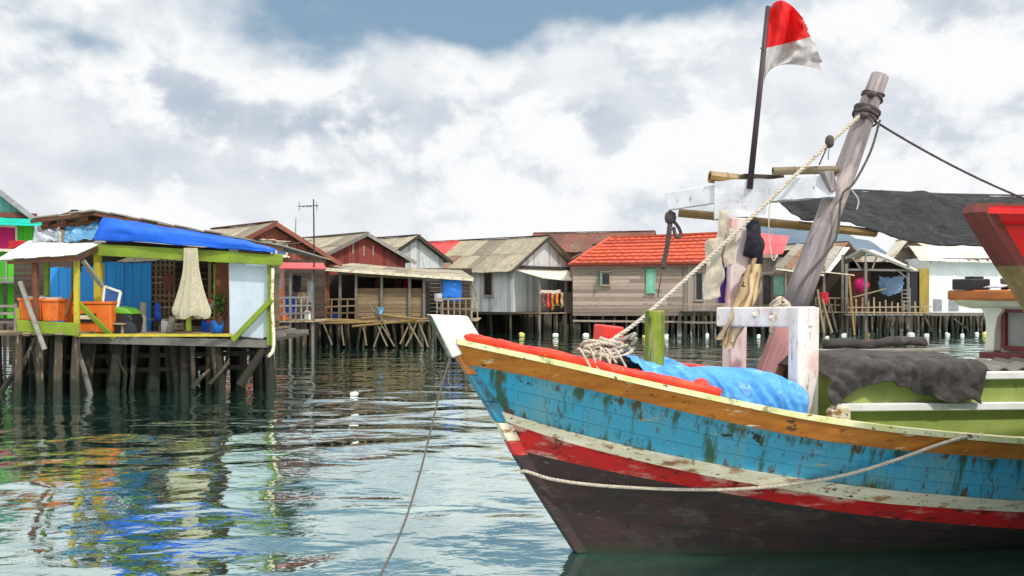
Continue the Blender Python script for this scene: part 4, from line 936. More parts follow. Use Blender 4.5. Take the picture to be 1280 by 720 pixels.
for i in range(8): z = zl(331+i*7.6,27.68); mb.bar((xl(187,27.68),27.68,z),(xl(217,27.68),27.68,z+U(-.03,.03)),.035,.05)
mb.build('lattice','plank_brown',hut,world=True)
wbox((xl(208,29.4),29.3,2.0),(xl(219,29.4),29.36,2.7),'shelf_board','redbrown',hut)
mb = MB(); hboards(mb,(xl(185,27.9),27.9,DZ),(1,0,0),xl(222,27.9)-xl(185,27.9),DZ,zl(386,27.9),.12,(0,-1,0)); mb.build('low_wall','plank_grey',hut,world=True)
mb = MB(); mb.bar((xl(184),26.9,zl(384,26.9)),(xl(288,26.9),26.9,zl(387,26.9)),.12,.05); mb.bar((xl(188,27.2),27.2,zl(399,27.2)),(xl(290,27.2),27.2,zl(397,27.2)),.3,.05)
for px in (200,228,262,285): mb.bar((xl(px,27.2),27.2,DZ),(xl(px,27.2),27.2,zl(385,27.2)),.06,.06)
mb.bar((xl(262,27.5),27.5,zl(325,27.5)),(xl(262,27.5),27.5,zl(385,27.5)),.07,.07); mb.build('bench','deck_wood',hut,world=True)
mb = MB(); mb.prism([at(287,420,25.6),at(335,424,25.6),at(334,314,25.6),at(286,310,25.6)],(0,.04,0)); mb.build('end_panel','panel_white',hut,world=True,bevel=.01)
mb = MB(); mb.bar(at(286,421,25.55), at(338,426,25.55),.07,.06); mb.bar(at(298,313,25.3),at(338,316,25.3),.03,.1); mb.build('panel_trim','plank_dark',hut,world=True)
mb = MB(); mb.tube(crom([at(341,335,25.4),at(340,380,25.4),at(342,420,25.3),at(341,438,25.3),at(335,446,25.2)],6),.045,8); mb.build('drain_pipe','strake_white',hut,world=True,smooth=True)
# balcony with olive boards
mb = MB(); mb.prism([at(20,400,24.3),at(99,404,24.3),at(98,420,24.3),at(21,414,24.3)],(0,.06,0)); mb.build('balcony_board','olive',hut,world=True,bevel=.01)
mb = MB(); mb.prism([at(20,399,24.4),at(20,385,24.4),at(24,384,24.4),at(25,400,24.4)],(0,.1,0)); mb.bar(at(93,419,24.4),at(290,419,25.45),.06,.07); mb.build('edge_strip','yellow',hut,world=True)
planks(hut, xl(21,24.4), xl(98,24.4), 24.35, 25.5, 1.60, 'balcony_floor', along='y')
for px in (24,50,74,96): pile('piling', hut, xl(px,24.5), 24.5, 1.55, .1, .1, 'pile', True)
# white awning with its brown edge
mb = MB(); A0, A1, A2, A3 = at(-3,325,24.1), at(95,319,24.1), at(134,302,25.9), at(36,302,25.9)
for i in range(6):
    f0, f1 = i/6, (i+1)/6+.006; o_ = Vector((0,0,.012*(i%2))); mb.prism([A0.lerp(A1,f0)+o_, A0.lerp(A1,f1)+o_, A3.lerp(A2,f1)+o_, A3.lerp(A2,f0)+o_], (0,0,.03))
aw = mb.build('awning','tin_white',hut,world=True)
mb = MB(); mb.bar(A1+Vector((0,0,-.08)), A2+Vector((0,0,-.08)),.05,.12); mb.bar(A0+Vector((.2,.1,-.06)), A1+Vector((0,.1,-.07)),.06,.08); mb.build('awning_rafter','brown',aw,world=True)
# things at the hut
wcloth('tarpaulin','long bright blue tarp hung under the roof edge of the near hut','hang_blue',[[(128,272,0),(123,285,-.05),(117,300,0)],[(180,279,0),(180,291,-.12),(178,303,-.05)],[(240,289,0),(240,298,-.06),(240,307,-.1)],[(300,300,0),(300,305,-.05),(300,312,-.02)],[(344,310,0),(344,313,0),(344,316,0)]],25.25,'tarpaulin',.04,3)
wcloth('plastic_sheet','crumpled clear plastic sheet stuffed above the white awning','plastic_clear',[[(42,284,.2),(42,293,0),(40,303,-.1)],[(52,286,.2),(52,294,-.15),(52,303,-.1)],[(64,281,.2),(64,292,0),(64,303,-.1)],[(78,281,.2),(77,292,-.1),(75,302,-.1)]],25.7,'plastic sheet',.09,2)
wcloth('plastic_sheet','crumpled pale blue plastic sheet beside the end of the blue tarp','plastic_blue',[[(82,283,.2),(80,293,0),(78,302,-.1)],[(95,283,.2),(94,292,-.15),(92,303,-.1)],[(110,279,.2),(110,290,0),(108,302,-.1)],[(126,276,.2),(123,288,-.1),(117,299,-.1)]],25.6,'plastic sheet',.09,4)
# cast net
c0 = at(238,312,25.15); mb = MB()
def netf(s, t):
    a_ = 2*math.pi*t; y = 310+ (396-310)*s; hw = 8+4*s+ (14*((s-.25)/.75)**1.6 if s > .25 else 0)
    if s > .93: hw -= (s-.93)*60
    hw *= .93+(.13*math.sin(a_*9+s*2)+.07*math.sin(a_*4+1))*(1.1-.4*s)
    p = at(238+1.5*s, y, 25.15); r_ = hw*25.15/F
    return p+Vector((r_*math.cos(a_), r_*.45*math.sin(a_), .06*math.sin(a_*4)*s))
mb.grid(netf, 34, 56); solo(mb,'fishing_net','fish_net','beige cast net hanging in a bell shape from the olive beam','fishing net',smooth=True)
def tub(px0, px1, y0, y1, Y, label):
    t = thing('fish_tub', label, 'tub', (xl((px0+px1)/2,Y),Y,zl(y1,Y)), 0, 'orange tubs on the balcony'); w_ = (px1-px0)*Y/F/2; h_ = (y1-y0)*Y/F; mb = MB()
    for (a, c) in ((1,0),(.94,.02)): pass
    o = .88; d_ = .32
    for sx in (0,):
        B = [(-w_*o,-d_*o,0),(w_*o,-d_*o,0),(w_*o,d_*o,0),(-w_*o,d_*o,0)]; T_ = [(-w_,-d_,h_),(w_,-d_,h_),(w_,d_,h_),(-w_,d_,h_)]
        Ti = [(-w_*.93,-d_*.9,h_),(w_*.93,-d_*.9,h_),(w_*.93,d_*.9,h_),(-w_*.93,d_*.9,h_)]; Bi = [(x*.9,y*.9,.05) for x,y,z in B]
        mb.v += [Vector(p) for p in B+T_+Ti+Bi]; mb.face((3,2,1,0))
        for i in range(4):
            j = (i+1)%4; mb.face((i,j,4+j,4+i)); mb.face((4+i,4+j,8+j,8+i)); mb.face((8+i,8+j,12+j,12+i))
        mb.face((12,13,14,15))
    mb.build('body','orange',t,bevel=.015)
    mb = MB()
    for i in range(4):
        j = (i+1)%4; a_ = Vector(T_[i])*1.02; b_ = Vector(T_[j])*1.02; a_.z = b_.z = h_; mb.bar(a_,b_,.05,.06)
    mb.build('rim','orange',t,bevel=.01)
    return t
tub(31,58,374,400,24.75,'orange fish tub leftmost on the balcony of the near hut'); tub(59,80,375,401,24.8,'orange fish tub in the middle of the balcony between two posts')
t = thing('cooler_box','long orange cooler box with a dark slot behind the yellow posts','cooler box',(xl(109,25.2),25.3,DZ+.04))
wbox((xl(80,25.2),25.2,DZ+.04),(xl(139,25.2),25.75,zl(380,25.2)),'body','orange',t,bevel=.03)
wbox((xl(79,25.2),25.17,zl(380,25.2)),(xl(140,25.2),25.78,zl(377,25.2)),'lid','orange',t,bevel=.01)
wbox((xl(91,25.18),25.17,zl(403,25.18)),(xl(120,25.18),25.195,zl(392,25.18)),'slot','dark',t); wbox((xl(95,25.16),25.15,zl(399,25.16)),(xl(118,25.16),25.168,zl(394,25.16)),'tray','strake_white',t)
wcloth('cloth','white sheet lying on top of the orange tubs','cloth_white',[[(30,374,-.1),(34,372,.2),(36,371,.5)],[(50,374,-.1),(52,371,.2),(54,371,.5)],[(78,374,-.1),(78,372,.2),(80,371,.5)]],24.7,'cloth',.03,5)
# small motor cart
ct = thing('motor_cart','small black motor cart with green hood and white framed windscreen parked on the deck','motor cart',(xl(150,25.8),25.9,DZ))
mb = MB()
hull_pts = [at(138,417,25.5),at(164,417,25.5),at(166,398,25.5),at(162,392,25.5),at(140,390,25.5)]; mb.prism(hull_pts,(0,.9,0)); mb.build('body','dark',ct,world=True,bevel=.06)
mb = MB(); mb.prism([at(138,392,25.47),at(164,393,25.47),at(158,386,25.47),at(143,383,25.47),at(138,384,25.47)],(0,.96,0)); mb.build('hood','green_hood',ct,world=True,bevel=.04)
mb = MB(); W4 = [at(128,384,25.6),at(146,386,25.55),at(151,365,25.7),at(131,358,25.75)]
for i in range(4): mb.bar(W4[i],W4[(i+1)%4],.06,.06)
wf2 = mb.build('windscreen_frame','white_paint',ct,world=True,bevel=.01)
mb = MB(); mb.prism(W4,(0,.015,0)); mb.build('pane','glass_blue',wf2,world=True)
for x in (143,161):
    mb = MB(); c = at(x,411,25.47); mb.lathe([(.05,-.05),(.2,-.05),(.2,.05),(.05,.05)],c,14,0,(0,1,0)); mb.build('wheel','gunmetal',ct,world=True)
mb = MB(); mb.bar(at(120,404,25.4),at(157,405,25.4),.25,.04)
for px in (124,153): mb.bar(at(px,405,25.4),at(px,418,25.4),.06,.06)
bn = solo(mb,'wooden_bench','deck_wood','low plank bench beside the yellow post on the hut deck','bench',bevel=.006)
wcloth('hanging_cloth','blue towel hanging on the hut bench rail','cloth_blue',[[(192,385,0),(193,392,-.05),(191,402,0)],[(196,379,-.03),(197,390,-.1),(196,402,-.03)],[(200,382,0),(201,392,-.05),(202,400,0)]],26.85,'towel',.03,6)
for k,(x,y,lab) in enumerate(((178,378,'upright grey log standing on the hut deck left of the blue towel'),(212,396,'short grey log leaning on the hut deck right of the blue towel'))):
    mb = MB(); mb.tube([(xl(x,26.3),26.3,DZ),(xl(x+3*k,26.3),26.35,zl(y,26.3))],.1,9,0,.09); solo(mb,'log','grey_wood',lab,'log',bevel=.01)
mb = MB(); mb.lathe([(.12,0),(.15,.02),(.17,.3),(.16,.33),(.14,.33)],(xl(272,26),26,DZ),14); solo(mb,'bucket','bright_blue','blue bucket at the foot of the brown post','bucket',smooth=True)
for k in range(26):
    pass
pl = thing('potted_plant','leafy green plant hanging by the brown post of the hut','plant',at(274,395,25.9))
mb = MB(); base = at(274,392,25.9)
for k in range(70):
    d_ = Vector((U(-1,1),U(-1,1),U(-.3,1.2))).normalized(); c = base+Vector((U(-.12,.12),U(-.1,.1),U(-.1,.45))); a_ = d_.cross(Vector((0,0,1))).normalized()*.035
    mb.poly([c, c+d_*.1+a_, c+d_*.22, c+d_*.1-a_])
mb.build('foliage','green_plant',pl,world=True)
mb = MB(); mb.lathe([(.08,-.22),(.12,0),(.1,0)],base+Vector((0,0,-.05)),10); mb.build('pot','brown',pl,world=True)
# clutter on the hut deck
def jerrycan(px, py, Y, h_, mt, label):
    t = thing('jerrycan', label, 'jerrycan', at(px,py,Y)); w_ = h_*.62
    mb = MB(); mb.prism([(-w_/2,0,0),(w_/2,0,0),(w_/2,0,h_*.8),(w_*.2,0,h_*.92),(-w_/2,0,h_*.92)],(0,h_*.4,0)); mb.build('body',mt,t,bevel=.03)
    mb = MB(); mb.bar((-w_*.35,h_*.2,h_*1.0),(w_*.1,h_*.2,h_*1.0),.04,.04); mb.bar((-w_*.35,h_*.2,h_*.9),(-w_*.35,h_*.2,h_*1.0),.04,.04); mb.build('handle',mt,t)
    mb = MB(); mb.lathe([(.035,0),(.04,.01),(.04,.05),(.03,.06)],(w_*.33,h_*.2,h_*.86),10); mb.build('cap','plain_red',t)
jerrycan(206,416.5,26.6,.36,'cloth_white','white jerrycan standing on the hut deck by the blue towel')
jerrycan(256,416.5,26.7,.34,'cloth_blue','blue jerrycan standing on the hut deck behind the cast net')
def crate(px, py, Y, w_, h_, mt, label):
    t = thing('crate', label, 'crate', at(px,py,Y)); d_ = w_*.7
    mb = MB()
    for k in range(3):
        z = h_*(k+.5)/3
        for a,b in (((-w_/2,0),(w_/2,0)),((-w_/2,d_),(w_/2,d_)),((-w_/2,0),(-w_/2,d_)),((w_/2,0),(w_/2,d_))): mb.bar((a[0],a[1],z),(b[0],b[1],z),.02,h_/3*.7)
    mb.build('side_slats',mt,t)
    mb = MB()
    for x in (-w_/2,w_/2):
        for y in (0,d_): mb.bar((x*.96,y*.94+.02,0),(x*.96,y*.94+.02,h_),.04,.04)
    mb.box((-w_/2,0,0),(w_/2,d_,.03)); mb.build('frame',mt,t)
crate(218,417,26.9,.5,.3,'deck_wood','slatted wooden crate on the hut deck below the lattice window')
crate(262,384.5,26.8,.4,.24,'plain_red','red slatted crate standing on the hut bench')
crate(352,400,43.2,.6,.4,'orange','orange slatted crate on the pink awning porch')
jerrycan(384,400,43.4,.42,'float_white','white jerrycan on the pink awning porch by the antenna')
crate(415,400,48.9,.7,.45,'cloth_blue','blue slatted crate in the dark left bay of the plank porch')
wcloth('sack','pale sack slumped on the hut bench beside the cast net','cloth_white',[[(262,385,.3),(263,379,0),(262,386,-.15)],[(268,384,.3),(268,377,0),(268,387,-.2)],[(275,385,.3),(274,380,0),(275,386,-.15)]],26.8,'sack',.06,9)
wcloth('hanging_cloth','dark red shirt hanging in the lattice opening of the hut','redbrown',[[(206,343,0),(205,352,-.05),(207,363,0)],[(211,342,-.08),(211,353,-.12),(211,364,-.05)],[(217,343,0),(217,352,-.05),(215,363,0)]],27.6,'laundry',.05,10)
mb = MB()
for a,b,d_ in (((120,322),(205,324),.12),((205,324),(285,326),.1)): mb.tube(sag(at(a[0],a[1],26.6),at(b[0],b[1],26.6),d_),.012,5)
solo(mb,'clothes_line','rope_dark','sagging dark line strung under the olive beam of the hut','line')
mb = MB(); mb.tube(sag(at(120,268,26),at(391,300,42.6),.5,20),.018,5); solo(mb,'power_cable','rope_dark','thin dark cable sagging from the hut roof to the antenna pole','cable')
# boardwalk at the left edge
bw = thing('boardwalk','plank boardwalk on stilts running out of view beside the near hut','boardwalk',(-14.5,27,0))
planks(bw,-20,xl(19,26.3),26.2,28.2,1.5,along='x')
for i in range(10):
    for Y in (26.4,28): pile('piling',bw,-19.5+i*.7+U(-.1,.1),Y,1.46,.11,.15,'pile' if Y<27 and i%3==0 else 'pile_dark',True)
railing(bw,(-20,28.1,1.5),(xl(19,28.1),28.1,1.5),.75,9,'grey_wood',3)

# ------------------------------------------------------------------ green house at the left edge and the roofs behind the hut
gh = gable_house('green_house','tall green stilt house with teal gable and turquoise roof edge at the left edge','house',xl(-112,38),38,30,4.3,7,1.6,5.55,7.35,'wall_green','wall_teal','roof_grey','metal_grey',ov=.35,og=.5,vert=True,pil=(4,3))
mb = MB(); mb.box((-.3,-.62,5.42),(4.75,.05,5.60)); mb.prism([(-.5,-.9,5.30),(4.8,-.9,5.30),(4.8,-.1,5.5),(-.5,-.1,5.5)],(0,0,.04)); mb.build('eave_board','turq',gh)
mb = MB(); vboards(mb,(0,-.06,1.6),(1,0,0),4.3,1.6,lambda x:5.35,.3,(0,-1,0)); mb.build('front_wall','wall_green',gh)
window(gh,'y0',2.9,4.35,.75,.95,'cloth_pink','strake_white',out=.16)
mb = MB(); mb.box((.1,-.35,5.65),(4.4,-.25,5.85)); mb.build('gable_beam','redbrown',gh)
mb = MB(); mb.bar((2.2,-1.0,3.9),(4.6,-1.0,3.9),.06,.06); mb.bar((2.2,-1.0,3.2),(4.6,-1.0,3.2),.06,.06)
for k in range(8): mb.bar((2.25+.33*k,-1.0,3.1),(2.25+.33*k,-1.0,4.0),.05,.05)
mb.prism([(1.6,-1.1,3.0),(4.7,-1.1,3.0),(4.7,0,3.0),(1.6,0,3.0)],(0,0,.1)); mb.build('balcony','grey_wood',gh)
for x in (1.8,3.2,4.5):
    mb = MB(); mb.bar((x,-1.0,-.6),(x,-1.0,3.0),.12,.12); mb.build('balcony_post','plank_dark',gh)
wcloth('hanging_cloth','bright red cloth hanging on the green house balcony','cloth_red',[[(10,302,0),(10,311,-.05)],[(24,301,-.08),(24,311,-.1)],[(38,302,0),(36,310,-.05)]],36.7,'cloth',.03,7)
gable_house('village_house','small brown roofed house peeking between the green house and the hut','house',xl(44,44),44,30,3.2,4,1.5,5.7,6.25,'plank_brown','plank_brown','roof_brown','brown',pil=(3,3))
hc = gable_house('village_house','house with a tan roof and reddish brown gable behind the near hut','house',xl(258,44),44,42,6.3,5.6,1.4,4.2,5.85,'plank_brown','redbrown','roof_tan','redbrown',ov=.4,og=.5,pil=(5,4))
window(hc,'y0',2.6,4.45,.55,.6,'glass_blue','strake_white',out=.08)
window(hc,'y0',3.4,4.4,.55,.6,'glass_blue','strake_white',out=.08)
# its porch, px 340-400
pc_ = thing('porch','dark cluttered porch under a pink tin awning beside the near hut','porch',(xl(370,43),43.5,0))
planks(pc_, xl(336,42.5), xl(398,42.5), 42.3, 46.5, 1.42, along='y')
mb = MB(); mb.prism([at(336,336,42),at(408,337,42),at(404,330,43.6),at(338,329,43.6)],(0,0,.05)); mb.build('awning','awning_pink',pc_,world=True)
railing(pc_,(xl(341,42.4),42.4,1.42),(xl(391,42.4),42.4,1.42),1.0,8,'grey_wood',3)
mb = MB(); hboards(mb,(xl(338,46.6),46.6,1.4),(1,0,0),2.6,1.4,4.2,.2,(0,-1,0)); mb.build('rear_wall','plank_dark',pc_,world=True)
for px in (342,363,391): 
    mb = MB(); mb.bar((xl(px,42.4),42.4,-.6),(xl(px,42.4),42.4,zl(337,42.4)),.1,.1); mb.build('post','grey_wood',pc_,world=True)
for i in range(6):
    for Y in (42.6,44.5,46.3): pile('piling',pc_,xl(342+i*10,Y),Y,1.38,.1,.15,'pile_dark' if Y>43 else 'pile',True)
for k,(x,y,w_,h_,mt,lab) in enumerate(((344,338,9,24,'cloth_white','white shirt hanging under the pink porch awning'),(358,370,12,24,'cloth_blue','blue cloth hanging behind the porch railing'),(372,366,11,13,'cloth_tan','tan bundle hanging over the porch railing'),(384,352,9,26,'cloth_white','pale striped cloth hanging on the porch right end'),(366,345,10,20,'cloth_dark','dark jacket hanging in the middle of the porch'))):
    wcloth('hanging_cloth',lab,mt,[[(x,y,0),(x,y+h_/2,-.05),(x+1,y+h_,0)],[(x+w_/2,y-1,-.1),(x+w_/2,y+h_/2,-.15),(x+w_/2,y+h_+1,-.05)],[(x+w_,y,0),(x+w_,y+h_/2,-.05),(x+w_-1,y+h_-1,0)]],43.2,'laundry',.05,k+11,'laundry on the porch')
an = thing('antenna','television antenna on a tall thin pole above the tan roofs','antenna',(xl(392,42.5),42.5,1.42))
mb = MB(); mb.tube([(xl(391,42.2),42.5,1.42),(xl(392,42.2),42.3,zl(300,42.2)),(xl(392,42.2),42.2,zl(249,42.2))],.04,7,0,.028); mb.build('pole','gunmetal',an,world=True)
mb = MB(); bm = zl(258,42.2); mb.bar((xl(374,42.2),42.2,bm),(xl(398,42.2),42.2,bm+.05),.03,.03)
for k,x in enumerate((374,379,384,388,396)): mb.bar((xl(x,42.2),42.2-.35+.03*k,bm-.02),(xl(x,42.2),42.2+.35,bm+.02),.02,.02); mb.bar((xl(x,42.2),42.2,bm-(.2 if k in (0,4) else .05)),(xl(x,42.2),42.2,bm+(.2 if k in (0,4) else .05)),.02,.02)
mb.build('aerial','gunmetal',an,world=True)
pole(at(369.5,300,50), at(370,272,50), .035, 'roof_pole', 'short bare pole rising from the tan roof left of the antenna', 'pole', 'metal_grey')

# ------------------------------------------------------------------ middle houses
hd_ = gable_house('village_house','house with a dull red gable and tan roof behind the plank porch','house',xl(398,52),52,42,5.6,5.6,1.25,4.55,5.85,'plank_brown','plank_red','roof_tan','grey_wood',ov=.45,og=.4,pil=(4,3))
mb = MB(); 
for x,z in ((2.1,5.1),(2.8,5.0),(3.4,5.05)): mb.bar((x,-.07,z-.3),(x,-.07,z+.25),.03,.03)
mb.build('batten','strake_white',hd_)
gable_house('village_house','house with a pale grey gable right of the red gabled house','house',xl(481,57),57,45,4.4,4.4,1.3,4.75,6.0,'wall_grey','wall_grey','roof_tan','plank_dark',ov=.45,og=.4,pil=(3,3),vert=True)
gable_house('village_house','far house showing a light blue edged roof behind the red gabled house','house',xl(385,62),62,44,5,6,1.3,5.2,6.35,'plank_brown','plank_brown','roof_tan','cloth_sky',pil=(3,3))
sk = thing('plank_shack','long plank porch with low tin roof, open windows and bamboo piles at the waterside','porch',(xl(490,49),49.5,0))
Z0 = zl(400,48)
planks(sk, xl(398,48), xl(596,48), 47.4, 53, Z0, along='y')
roof_sheet('roof',sk,at(404,335,47.6),at(592,348,47.6),at(576,339,52),at(440,330,52),'roof_tan',sheets=9,world=True)
mb = MB(); mb.bar(at(404,336.5,47.55),at(592,349.5,47.55),.05,.14); mb.build('fascia','strake_white',sk,world=True)
mb = MB(); hboards(mb,(xl(444,48.2),48.2,Z0),(1,0,0),xl(528,48.2)-xl(444,48.2),Z0,zl(360,48.2),.2,(0,-1,0)); mb.build('front_wall','plank_brown',sk,world=True)
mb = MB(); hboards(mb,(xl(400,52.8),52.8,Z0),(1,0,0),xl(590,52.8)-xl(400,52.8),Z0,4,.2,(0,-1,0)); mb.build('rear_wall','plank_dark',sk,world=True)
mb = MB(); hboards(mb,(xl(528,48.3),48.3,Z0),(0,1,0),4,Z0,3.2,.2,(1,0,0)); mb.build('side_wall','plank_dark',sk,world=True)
wbox((xl(404,50.4),50.4,Z0),(xl(528,50.4),50.45,3.6),'dark_backing','plank_dark',sk)  # dark sheet added behind the open windows so they read as shaded
mb = MB(); mb.bar(at(444,344,48.1),at(530,348,48.1),.06,.12); mb.build('lintel','plank_brown',sk,world=True)
for px, yt in ((402,337),(425,339),(445,340),(477,342),(512,344),(530,346),(552,348),(589,350)):
    mb = MB(); mb.bar((xl(px,48),48.05,Z0-.2),(xl(px,48),48.05,zl(yt,48)),.12,.12); mb.build('post','grey_wood',sk,world=True)
brace(at(588,350,47.7),at(597,377,47.7),.05,'deck_wood',sk); 
railing(sk,(xl(404,47.9),47.9,Z0),(xl(444,47.9),47.9,Z0),1.0,5,'plank_brown',3)
railing(sk,(xl(546,47.7),47.7,Z0),(xl(597,47.7),47.7,Z0),1.05,8,'deck_wood',2)
for i in range(17):
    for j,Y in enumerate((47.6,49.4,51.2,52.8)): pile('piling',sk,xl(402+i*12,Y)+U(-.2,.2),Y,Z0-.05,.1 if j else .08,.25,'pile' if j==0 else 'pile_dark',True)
wbox((xl(556,48.3),48.25,zl(377,48.3)),(xl(577,48.3),48.6,zl(350,48.3)),'x_','bright_blue') if False else None
wcloth('tarpaulin','bright blue sheet hanging at the right end of the plank porch','bright_blue',[[(553,349,0),(553,363,-.03),(553,376,0)],[(565,349,-.06),(565,363,-.12),(565,377,-.05)],[(577,349,0),(577,363,-.03),(577,377,0)]],47.9,'tarpaulin',.03,21)
mb = MB(); mb.lathe([(.16,0),(.2,.02),(.22,.4),(.2,.4)],at(548,377,48),12); solo(mb,'bucket','cloth_white','pale bucket left of the bright blue hanging sheet','bucket')
for k,(x,mt,lab) in enumerate(((456,'cloth_dark','dark clothes hanging in the left porch window'),(492,'brown','brown clothes hanging in the middle porch window'),(505,'cloth_red','dull red shirt hanging in the porch window'),(468,'redbrown','reddish clothes hanging beside the dark clothes in the porch'))):
    wcloth('hanging_cloth',lab,mt,[[(x,351,0),(x,362,0)],[(x+5,350,-.1),(x+5,363,-.05)],[(x+10,351,0),(x+9,361,0)]],50.0,'laundry',.06,30+k,'laundry in the porch windows')
# loose bamboo and crossed poles
GP = 'bamboo poles leaning along the plank porch'
lab = 'bamboo pole among those leaning crosswise against the plank porch by the water'
for x0,y0,x1,y1 in ((467,434,486,381),(493,433,460,378),(507,433,521,402),(527,432,502,388),(535,434,524,405),(484,433,470,402),(415,431,399,392),(430,432,427,402),(458,432,452,404),(470,382,487,420),(500,430,512,404)):
    pole(at(x0,y0,46.9+U(-.2,.2)), at(x1,y1,47.1), .045, 'bamboo_pole', lab, 'bamboo pole', 'bamboo_grey', GP)
lab = 'long bamboo pole lying along the edge of the plank porch deck'
for x0,y0,x1,y1 in ((398,399,470,402),(405,401,530,403),(440,408,520,401),(452,398,505,395),(500,402,545,397),(470,392,528,399),(398,404,462,403)):
    pole(at(x0,y0,47.0), at(x1,y1,46.9+U(0,.2)), .055, 'bamboo_pole', lab, 'bamboo pole', 'bamboo', 'bamboo poles lying on the porch deck')
wcloth('plastic_sheet','pale blue plastic scrap caught on the crossed bamboo poles','plastic_blue',[[(470,386,0),(471,393,0)],[(475,384,-.08),(475,393,-.05)],[(480,386,0),(478,392,0)]],46.9,'plastic sheet',.05,8)

# ------------------------------------------------------------------ grey house, red and yellow roofs behind
gable_house('village_house','house with a bright red roof behind the grey boarded house','house',xl(548,80),80,50,8,7,1.4,5.2,7.15,'wall_grey','wall_grey','roof_red','roof_red',pil=(3,3))
hg = gable_house('village_house','pale grey boarded stilt house with a large tan roof and a side porch','house',xl(638,64),64,48,6.6,7.2,1.45,4.35,6.45,'wall_grey','wall_grey','roof_tan','plank_dark',ov=.55,og=.55,pil=(5,5),vert=True)
window(hg,'x0',1.55,2.55,.75,1.5,'glass_dark','plank_grey')
mb = MB(); mb.box((-.02,-.14,4.30),(6.7,-.05,4.5)); mb.build('gable_beam','plank_dark',hg)
mb = MB(); a_ = (0,-2.3,3.55); 
roof_sheet('porch_roof',hg,(.2,-2.6,3.62),(6.4,-2.2,3.5),(6.4,-.1,4.25),(.2,-.1,4.2),'roof_pale',sheets=6)
for x in (.3,3.0,6.2):
    mb = MB(); mb.bar((x,-2.2,-.6),(x,-2.2,3.6),.13,.13); mb.build('porch_post','plank_grey',hg)
mb = MB()
for k in range(12): mb.box((.2+.52*k,-2.35,1.36),(.2+.52*k+.5,0,1.42))
mb.build('porch_floor','deck_wood',hg)
mb = MB(); vboards(mb,(3.1,-2.2,1.45),(1,0,0),3.1,1.45,lambda x:2.75,.22,(0,-1,0)); mb.build('porch_fence','plank_grey',hg)
for x in (.4,2,3.5,5,6.2): pile('piling',hg,x,-2.2,1.36,.09,.2,'pile')
fr_m = XF[hg.name]
for k,(x,mt,lab) in enumerate(((.45,'redbrown','red cloth hanging at the corner of the grey house porch'),(.95,'plain_red','red strip of cloth on the porch rail of the grey house'),(1.4,'ochre','ochre yellow strip of cloth on the porch rail of the grey house'),(1.85,'orange','orange strip of cloth on the porch rail of the grey house'),(2.35,'cloth_tan','tan strip of cloth on the porch rail of the grey house'))):
    rows = [[fr_m @ Vector((x+d_,-2.28-.05*(i%2),2.7-(.2+.04*(k%3))*i)) for i in range(5)] for d_ in (0,.13,.24)]
    solo(cloth(rows,8,10,.06,5,40+k),'hanging_cloth',mt,lab,'laundry','laundry on the grey house porch',smooth=True,solid=.012)
mb = MB(); mb.bar((.2,-2.2,2.68),(3.0,-2.2,2.68),.05,.05); mb.bar((.2,-2.2,1.9),(3.0,-2.2,1.9),.05,.05); mb.build('porch_rail','deck_wood',hg)
mb = MB(); rows = [[fr_m @ Vector((.3+.7*i,-2.3+.14*j,2.62+.22*(j==1)+.06*(i%2))) for j in range(3)] for i in range(4)]
solo(cloth(rows,10,8,.08,4,50),'hanging_cloth','cloth_cream','pale blanket thrown over the porch rail of the grey house','laundry',smooth=True,solid=.02)
gable_house('village_house','house showing a small yellow roof behind the grey house gable','house',xl(712,84),84,70,4,6,1.4,5.1,7.25,'wall_grey','wall_grey','roof_yellow','roof_yellow',pil=(3,3))
gable_house('village_house','house with a dark roof slope left of the orange tiled roof','house',xl(704,74),74,20,6,5,1.4,4.9,6.35,'plank_dark','plank_dark','roof_brown','plank_dark',pil=(3,3))

# ------------------------------------------------------------------ orange roofed plank house
Yo = 64
ho_ = thing('village_house','weathered plank house with bright orange ribbed roof facing the water','house',(xl(800,Yo),Yo,0))
x0, x1 = xl(716,Yo), xl(925,Yo); zf = zl(391,Yo); ze_ = zl(331,Yo)
wbox((x0+.04,Yo+.04,zf),(x1,Yo+6,ze_),'wall_core','plank_grey',ho_)
mb = MB(); hboards(mb,(x0,Yo,zf),(1,0,0),x1-x0,zf,ze_,.24,(0,-1,0)); mb.build('front_wall','plank_grey',ho_,world=True)
mb = MB(); vboards(mb,(xl(854,Yo),Yo-.06,zf),(1,0,0),2.2,zf,lambda x:ze_-.1,.3,(0,-1,0)); mb.build('wall_panel','plank_vert',ho_,world=True)
mb = MB(); e_l, e_r = at(712,331,Yo-.5), at(930,329,Yo-.5); r_l, r_r = at(763,298,Yo+3.2), at(945,290,Yo+3.2)
nc = 8; up = (e_r-e_l).cross(r_l-e_l).normalized(); up = up if up.z > 0 else -up
for i in range(nc):
    f0, f1 = i/nc, (i+1)/nc+.02
    a_, b_, c_, d_ = e_l.lerp(r_l,f0), e_r.lerp(r_r,f0), e_r.lerp(r_r,f1), e_l.lerp(r_l,f1)
    n = 44
    base = len(mb.v)
    for j in range(n+1):
        s_ = j/n; w_ = up*(.035*(j%2)+U(-.012,.012)-.07*math.sin(math.pi*s_)*f0); lo_ = a_.lerp(b_,s_)+up*.13+w_; hi_ = d_.lerp(c_,s_)+up*.0+w_; bt_ = a_.lerp(b_,s_)-up*.02
        mb.v += [bt_, lo_, hi_]
    for j in range(n):
        q = base+3*j; mb.face((q,q+3,q+4,q+1)); mb.face((q+1,q+4,q+5,q+2))
rfo = mb.build('roof','roof_orange',ho_,world=True)
